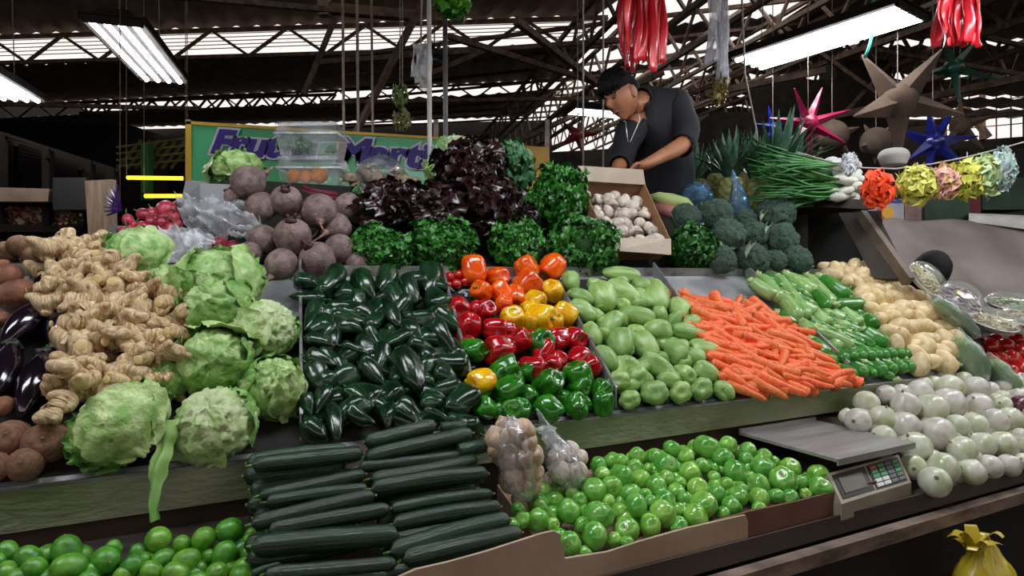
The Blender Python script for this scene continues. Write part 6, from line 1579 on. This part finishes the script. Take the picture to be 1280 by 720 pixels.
puff(1147, 230, 42, 42, '#e2e070', 'pale yellow net puff, nearest the orange one', 2)
puff(1180, 228, 36, 36, '#ecd27a', 'pinkish yellow net puff beside the first pale yellow one', 3, c2='#eaa0b8')
puff(1209, 225, 38, 44, '#dede62', 'yellow net puff in the middle of the row, beside the mint ones', 4)
puff(1232, 220, 36, 44, '#b8e6c0', 'mint green net puff next to the yellow ones', 5, c2='#e6e68a')
puff(1252, 212, 30, 46, '#c8cdd8', 'whitish net puff at the far end of the string', 6, c2='#b9e0cc')
puff(1062, 205, 18, 26, '#dfe3e8', 'small white net puff beside the green onion bulbs', 7)

# piñata stars
def star(px, py, t, R_, m, label, n=6, rot0=0.0, arm=1.0, skip=(), core=.42, name='star_pinata', wid=.2, tilt=.3):
    c = at(px, py, t)
    o = empty(name, c, label, 'star ornament')
    child(MB().lathe(lambda q: sph(q, 1, R_ * core, R_ * core), 14, 18, None, lambda v: v + c).obj('ball', m), o)
    for k in range(n):
        if k in skip: continue
        a = rot0 + 2 * pi * k / n; d = Vector((cos(a), -.15 + tilt * ((k % 2) - .5), sin(a))).normalized()
        child(MB().tube([c + d * R_ * core * .6, c + d * R_ * (core * .6 + arm)], [R_ * wid, R_ * .02], 4).obj('cone', m, None, False), o)
    tag(MB().tube([c, c + Vector((0, 0, 2.0))], .004, 5).obj('cord', M_TRUSS2), 'thin cord above the ' + label.split(',')[0], 'cord')
    return o
M_BR = mat('brown_kraft_paper', '#665140', '#4a3a2f', rough=.85, scale=4)
star(1122, 128, 4.4, .36, M_BR, 'large bare brown paper star, below the big lamp', 5, radians(55), .95, (), .36, wid=.25)
star(1040, 170, 5.2, .22, M_BR, 'small round brown paper star, behind the green onions', 5, .3, .6, (), .6)
star(1095, 178, 5.0, .2, mat('brown_paper_dark', '#5d4b3c', '#45372c', rough=.85), 'brown paper ball ornament, below the large bare star', 5, .9, .5, (), .6)
star(1200, 158, 5.6, .24, M_BR, 'brown paper star, beside the bright window', 5, .3, .95, (), .35)
M_MAG = mat('magenta_foil', '#a8184c', '#7c1038', rough=.25, scale=5, coat=.4); M_BLU = mat('blue_foil', '#1c2a8c', '#101858', rough=.25, scale=5, coat=.4)
star(1010, 155, 4.7, .26, M_MAG, 'magenta foil star, above the tallest pineapple crown', 7, .3, .95, (), .3, wid=.16)
star(1166, 178, 4.9, .27, M_BLU, 'dark blue foil star, behind the string of puffs', 7, .1, .95, (), .3, wid=.18)
star(966, 160, 5.2, .16, M_BLU, 'small dark blue foil star, beside the magenta one', 5, .5, 1, (), .3, wid=.2)
star(722, 168, 5.0, .12, mat('dull_red_foil', '#6f1c1c', '#4c1212', rough=.4), 'dull red star ornament, behind the vendor\'s face', 5, 1.2, 1.1, (), .4, wid=.3)
star(1192, 85, 5.2, .26, mat('green_foil', '#0f4a38', '#0a3226', rough=.35), 'dark green foil star, under the second red tassel', 5, -.4, 1.1, (), .3, wid=.16)
tag(MB().tube([at(925, -60, 4.0), at(931, 92, 4.0), at(946, 165, 4.0), at(948, 200, 4.0)], .006, 6).obj('rope', M_WP), 'pale rope hanging from the dim end of the big lamp', 'rope')
tag(MB().tube([at(1092, -60, 4.2), at(1090, 45, 4.2), at(1086, 60, 4.2), at(1081, 72, 4.2)], .010, 6).obj('ribbon', mat('teal_ribbon', '#2fb89a', rough=.4)), 'short teal ribbon dangling from the big lamp', 'ribbon')
for i, (x, y0, y1) in enumerate(((729, 125, 210), (754, 150, 212))):
    tag(MB().tube([at(x, -60, 3.6), at(x, y1, 3.6)], .006, 6).obj('hanging_rope', M_WP), ('pale rope hanging just beside the vendor\'s face, nearer the yellow banner', 'pale rope hanging between the vendor and the other rope')[i], 'rope')

# ================================================================== BACKGROUND STALLS
def bgbox(name, x0, x1, y0, y1, t, dp, m, label, cat):
    z0_ = at(0, y1, t).z; a = at(x0, y1, t); b = at(x1, y1, t); h = at(0, y0, t).z - z0_
    o = MB().hexa([a, b, b + Vector((0, dp, 0)), a + Vector((0, dp, 0))], [a + Z * h, b + Z * h, b + Vector((0, dp, h)), a + Vector((0, dp, h))]).obj(name, m, None, False)
    return tag(o, label, cat)
def tostand(o, z=0.0):
    return o
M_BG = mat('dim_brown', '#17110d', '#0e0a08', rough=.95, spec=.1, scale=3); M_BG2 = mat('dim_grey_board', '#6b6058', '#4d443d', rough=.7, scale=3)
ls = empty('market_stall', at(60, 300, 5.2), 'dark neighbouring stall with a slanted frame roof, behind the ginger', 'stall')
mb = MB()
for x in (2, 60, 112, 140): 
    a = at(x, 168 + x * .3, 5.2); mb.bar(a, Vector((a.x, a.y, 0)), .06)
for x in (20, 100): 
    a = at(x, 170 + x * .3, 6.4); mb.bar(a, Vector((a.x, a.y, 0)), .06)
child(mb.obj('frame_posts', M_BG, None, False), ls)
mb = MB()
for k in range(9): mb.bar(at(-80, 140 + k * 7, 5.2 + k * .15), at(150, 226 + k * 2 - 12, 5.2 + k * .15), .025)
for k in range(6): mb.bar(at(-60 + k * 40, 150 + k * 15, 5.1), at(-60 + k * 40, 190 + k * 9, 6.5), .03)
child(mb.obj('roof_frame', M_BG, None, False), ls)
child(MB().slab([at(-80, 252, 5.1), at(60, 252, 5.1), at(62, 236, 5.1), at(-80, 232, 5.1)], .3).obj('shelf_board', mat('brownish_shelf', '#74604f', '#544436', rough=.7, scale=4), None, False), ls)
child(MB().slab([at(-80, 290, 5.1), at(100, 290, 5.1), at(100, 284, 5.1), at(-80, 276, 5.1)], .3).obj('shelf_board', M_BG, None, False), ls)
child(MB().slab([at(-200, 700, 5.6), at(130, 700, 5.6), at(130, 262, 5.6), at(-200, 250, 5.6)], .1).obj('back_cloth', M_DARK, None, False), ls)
bgbox('dark_sack', 66, 108, 222, 262, 5.0, .3, M_BLACK, 'black sack hanging beside the pale wooden plank', 'sack')
pk = MB().slab([at(118, 420, 4.8), at(146, 420, 4.8), at(140, 224, 4.8), at(106, 226, 4.8)], .05).obj('wooden_plank', mat('pale_brown_cloth', '#9a826c', '#75604e', rough=.8, scale=4, stretch=(8, 1, 1)), None, False); tag(pk, 'pale brown plank standing behind the ginger and the radishes', 'plank')
for i in range(7):
    x = -10 + i * 17; spawn(JIC[i % 2], at(x, 322 - (i % 3) * 7, 4.4), basis(rnd_dir()), .17, 'dark round vegetable on the neighbouring stall, %s from the edge of the photo' % ORD[i + 1], 'dim vegetables on the neighbouring stall', 'vegetable')
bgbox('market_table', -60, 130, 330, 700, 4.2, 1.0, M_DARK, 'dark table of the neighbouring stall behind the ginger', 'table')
for i in range(9):
    x = R.uniform(2, 100); y = R.uniform(262, 292)
    o = frill_mesh(i, 24, .4, zmin=-1).obj('dim_flower', mat('dim_flower_%d' % (i % 3), ('#7a4a3a', '#6a5a3a', '#84543e')[i % 3], rough=.7)); o.matrix_world = Matrix.Translation(at(x, y, 5.3)) @ Matrix.Diagonal((.12, .12, .12, 1)); tag(o, 'dim brownish bunch on the dark stall shelf, number from the edge: %s' % ORD[i + 1], 'bunch', 'dim bunches on the dark stall')
spk = MB()
for k in range(9):
    a = radians(100 + k * 14); spk.tube([at(150, 262, 3.6), at(150 + 20 * cos(a), 256 - 26 * sin(a), 3.6 + .03 * (k % 3))], [.012, .003], 5)
tag(spk.obj('purple_star_ornament', mat('purple_foil', '#5a2a8c', '#3c1a64', rough=.3)), 'purple spiky ornament beside the pale plank', 'ornament')
MB().tube([at(150, 256, 3.6), at(150, -80, 3.6)], .003, 5).obj('cord', M_TRUSS, bpy.data.objects['purple_star_ornament'])
# lit shop things behind the left banner edge
M_YG = mat('yellow_green_frame', '#8a8a2a', '#55601c', rough=.5, scale=6)
mb = MB()
for k in range(7): mb.bar(at(148 + k * 11, 210, 8), at(176 + k * 11, 176, 8.6), .03)
for k in range(4): mb.bar(at(146, 208 - k * 8, 8), at(232, 200 - k * 9, 8), .025)
tag(mb.obj('yellow_rack', M_YG, None, False), 'yellowish green metal rack far behind, beside the green banner', 'rack')
bgbox('green_cloth_post', 176, 186, 178, 480, 7.8, .1, mat('green_post', '#2f7a3a', rough=.6), 'green post beside the yellowish rack', 'post')
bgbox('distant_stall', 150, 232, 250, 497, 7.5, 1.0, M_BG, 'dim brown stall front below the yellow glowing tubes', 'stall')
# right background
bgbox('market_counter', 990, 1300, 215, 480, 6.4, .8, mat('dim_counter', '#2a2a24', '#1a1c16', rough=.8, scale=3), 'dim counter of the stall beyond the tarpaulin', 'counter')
bx = bgbox('display_box', 1086, 1130, 249, 282, 4.6, .2, mat('pale_box', '#a9a9b0', '#8d8d96', rough=.6), 'pale box with red and yellow circles printed on it, beside the end shelf', 'box')
for x, c_, nm in ((1103, '#c8322a', 'red_circle'), (1110, '#d8a02a', 'yellow_circle')):
    c0 = at(x, 266, 4.59 - (.002 if nm[0] == 'y' else 0)); vs = [c0 + Vector((cos(2 * pi * i / 20), 0, sin(2 * pi * i / 20))) * .045 for i in range(20)]
    MB().slab(vs, .002).obj(nm, mat(nm, c_, rough=.6), bx, False)
MB().slab([at(1086, 254, 4.595), at(1130, 254, 4.595), at(1130, 249, 4.595), at(1086, 249, 4.595)], .003).obj('blue_edge', mat('box_blue', '#2a3a8c', rough=.6), bx, False)
bgbox('display_box', 1131, 1152, 250, 281, 4.65, .2, mat('dim_red_box', '#8a6a62', '#5a4a48', rough=.7, scale=14), 'small patterned box next to the one with printed circles', 'box')
bgbox('green_crate', 1156, 1212, 240, 282, 4.8, .3, mat('dark_green_crate', '#26402e', '#1a2c20', rough=.7), 'dark green crate below the yellow net puffs', 'crate')
bgbox('green_crate', 1228, 1290, 222, 262, 5.0, .3, mat('dark_green_crate', '#26402e'), 'dark green crate at the edge of the photo, above the white foam slab', 'crate')
bgbox('red_cloth', 1200, 1226, 245, 280, 4.9, .1, mat('dim_red_cloth', '#5a1c1c', rough=.8), 'dim red cloth between the two dark green crates', 'cloth')
fo = MB().hexa([at(1211, 277, 4.5), at(1300, 289, 4.3), at(1300, 283, 4.8), at(1211, 272, 5.0)], [at(1211, 268, 4.5), at(1300, 275, 4.3), at(1300, 270, 4.8), at(1211, 266, 5.0)]).obj('foam_slab', mat('white_foam', '#c9c5c0', '#aaa6a0', rough=.7), None, False); tag(fo, 'long white foam slab lying on top of the tarpaulin', 'foam slab')
mh = MB().lathe(lambda t: (.10 * sin(pi * t) ** .6 if t < .5 else .07 + .03 * (1 - t) * 2, .06 * cos(pi * t)), 14, 20, None, lambda v: v + at(1117, 196, 4.4)).obj('white_hat', mat('white_cap_cloth', '#c4beb6', rough=.8)); tag(mh, 'small white cap-like thing above the string, below the large star', 'cap')
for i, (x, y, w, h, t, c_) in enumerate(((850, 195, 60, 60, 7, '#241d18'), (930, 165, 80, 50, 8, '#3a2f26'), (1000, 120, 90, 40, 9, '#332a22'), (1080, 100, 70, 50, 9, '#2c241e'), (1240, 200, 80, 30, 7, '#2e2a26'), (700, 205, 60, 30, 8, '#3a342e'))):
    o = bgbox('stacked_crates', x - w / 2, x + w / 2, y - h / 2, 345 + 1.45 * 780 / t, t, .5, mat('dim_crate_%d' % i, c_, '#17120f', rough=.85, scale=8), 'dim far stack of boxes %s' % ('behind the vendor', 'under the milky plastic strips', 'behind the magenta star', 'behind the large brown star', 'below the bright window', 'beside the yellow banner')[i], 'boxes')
# ================================================================== tidy: remove the templates
for k in TEMPL:
    pass
_keep = {o.name for o in scene.objects}
for o in list(bpy.data.objects):
    if o.name not in _keep: bpy.data.objects.remove(o)
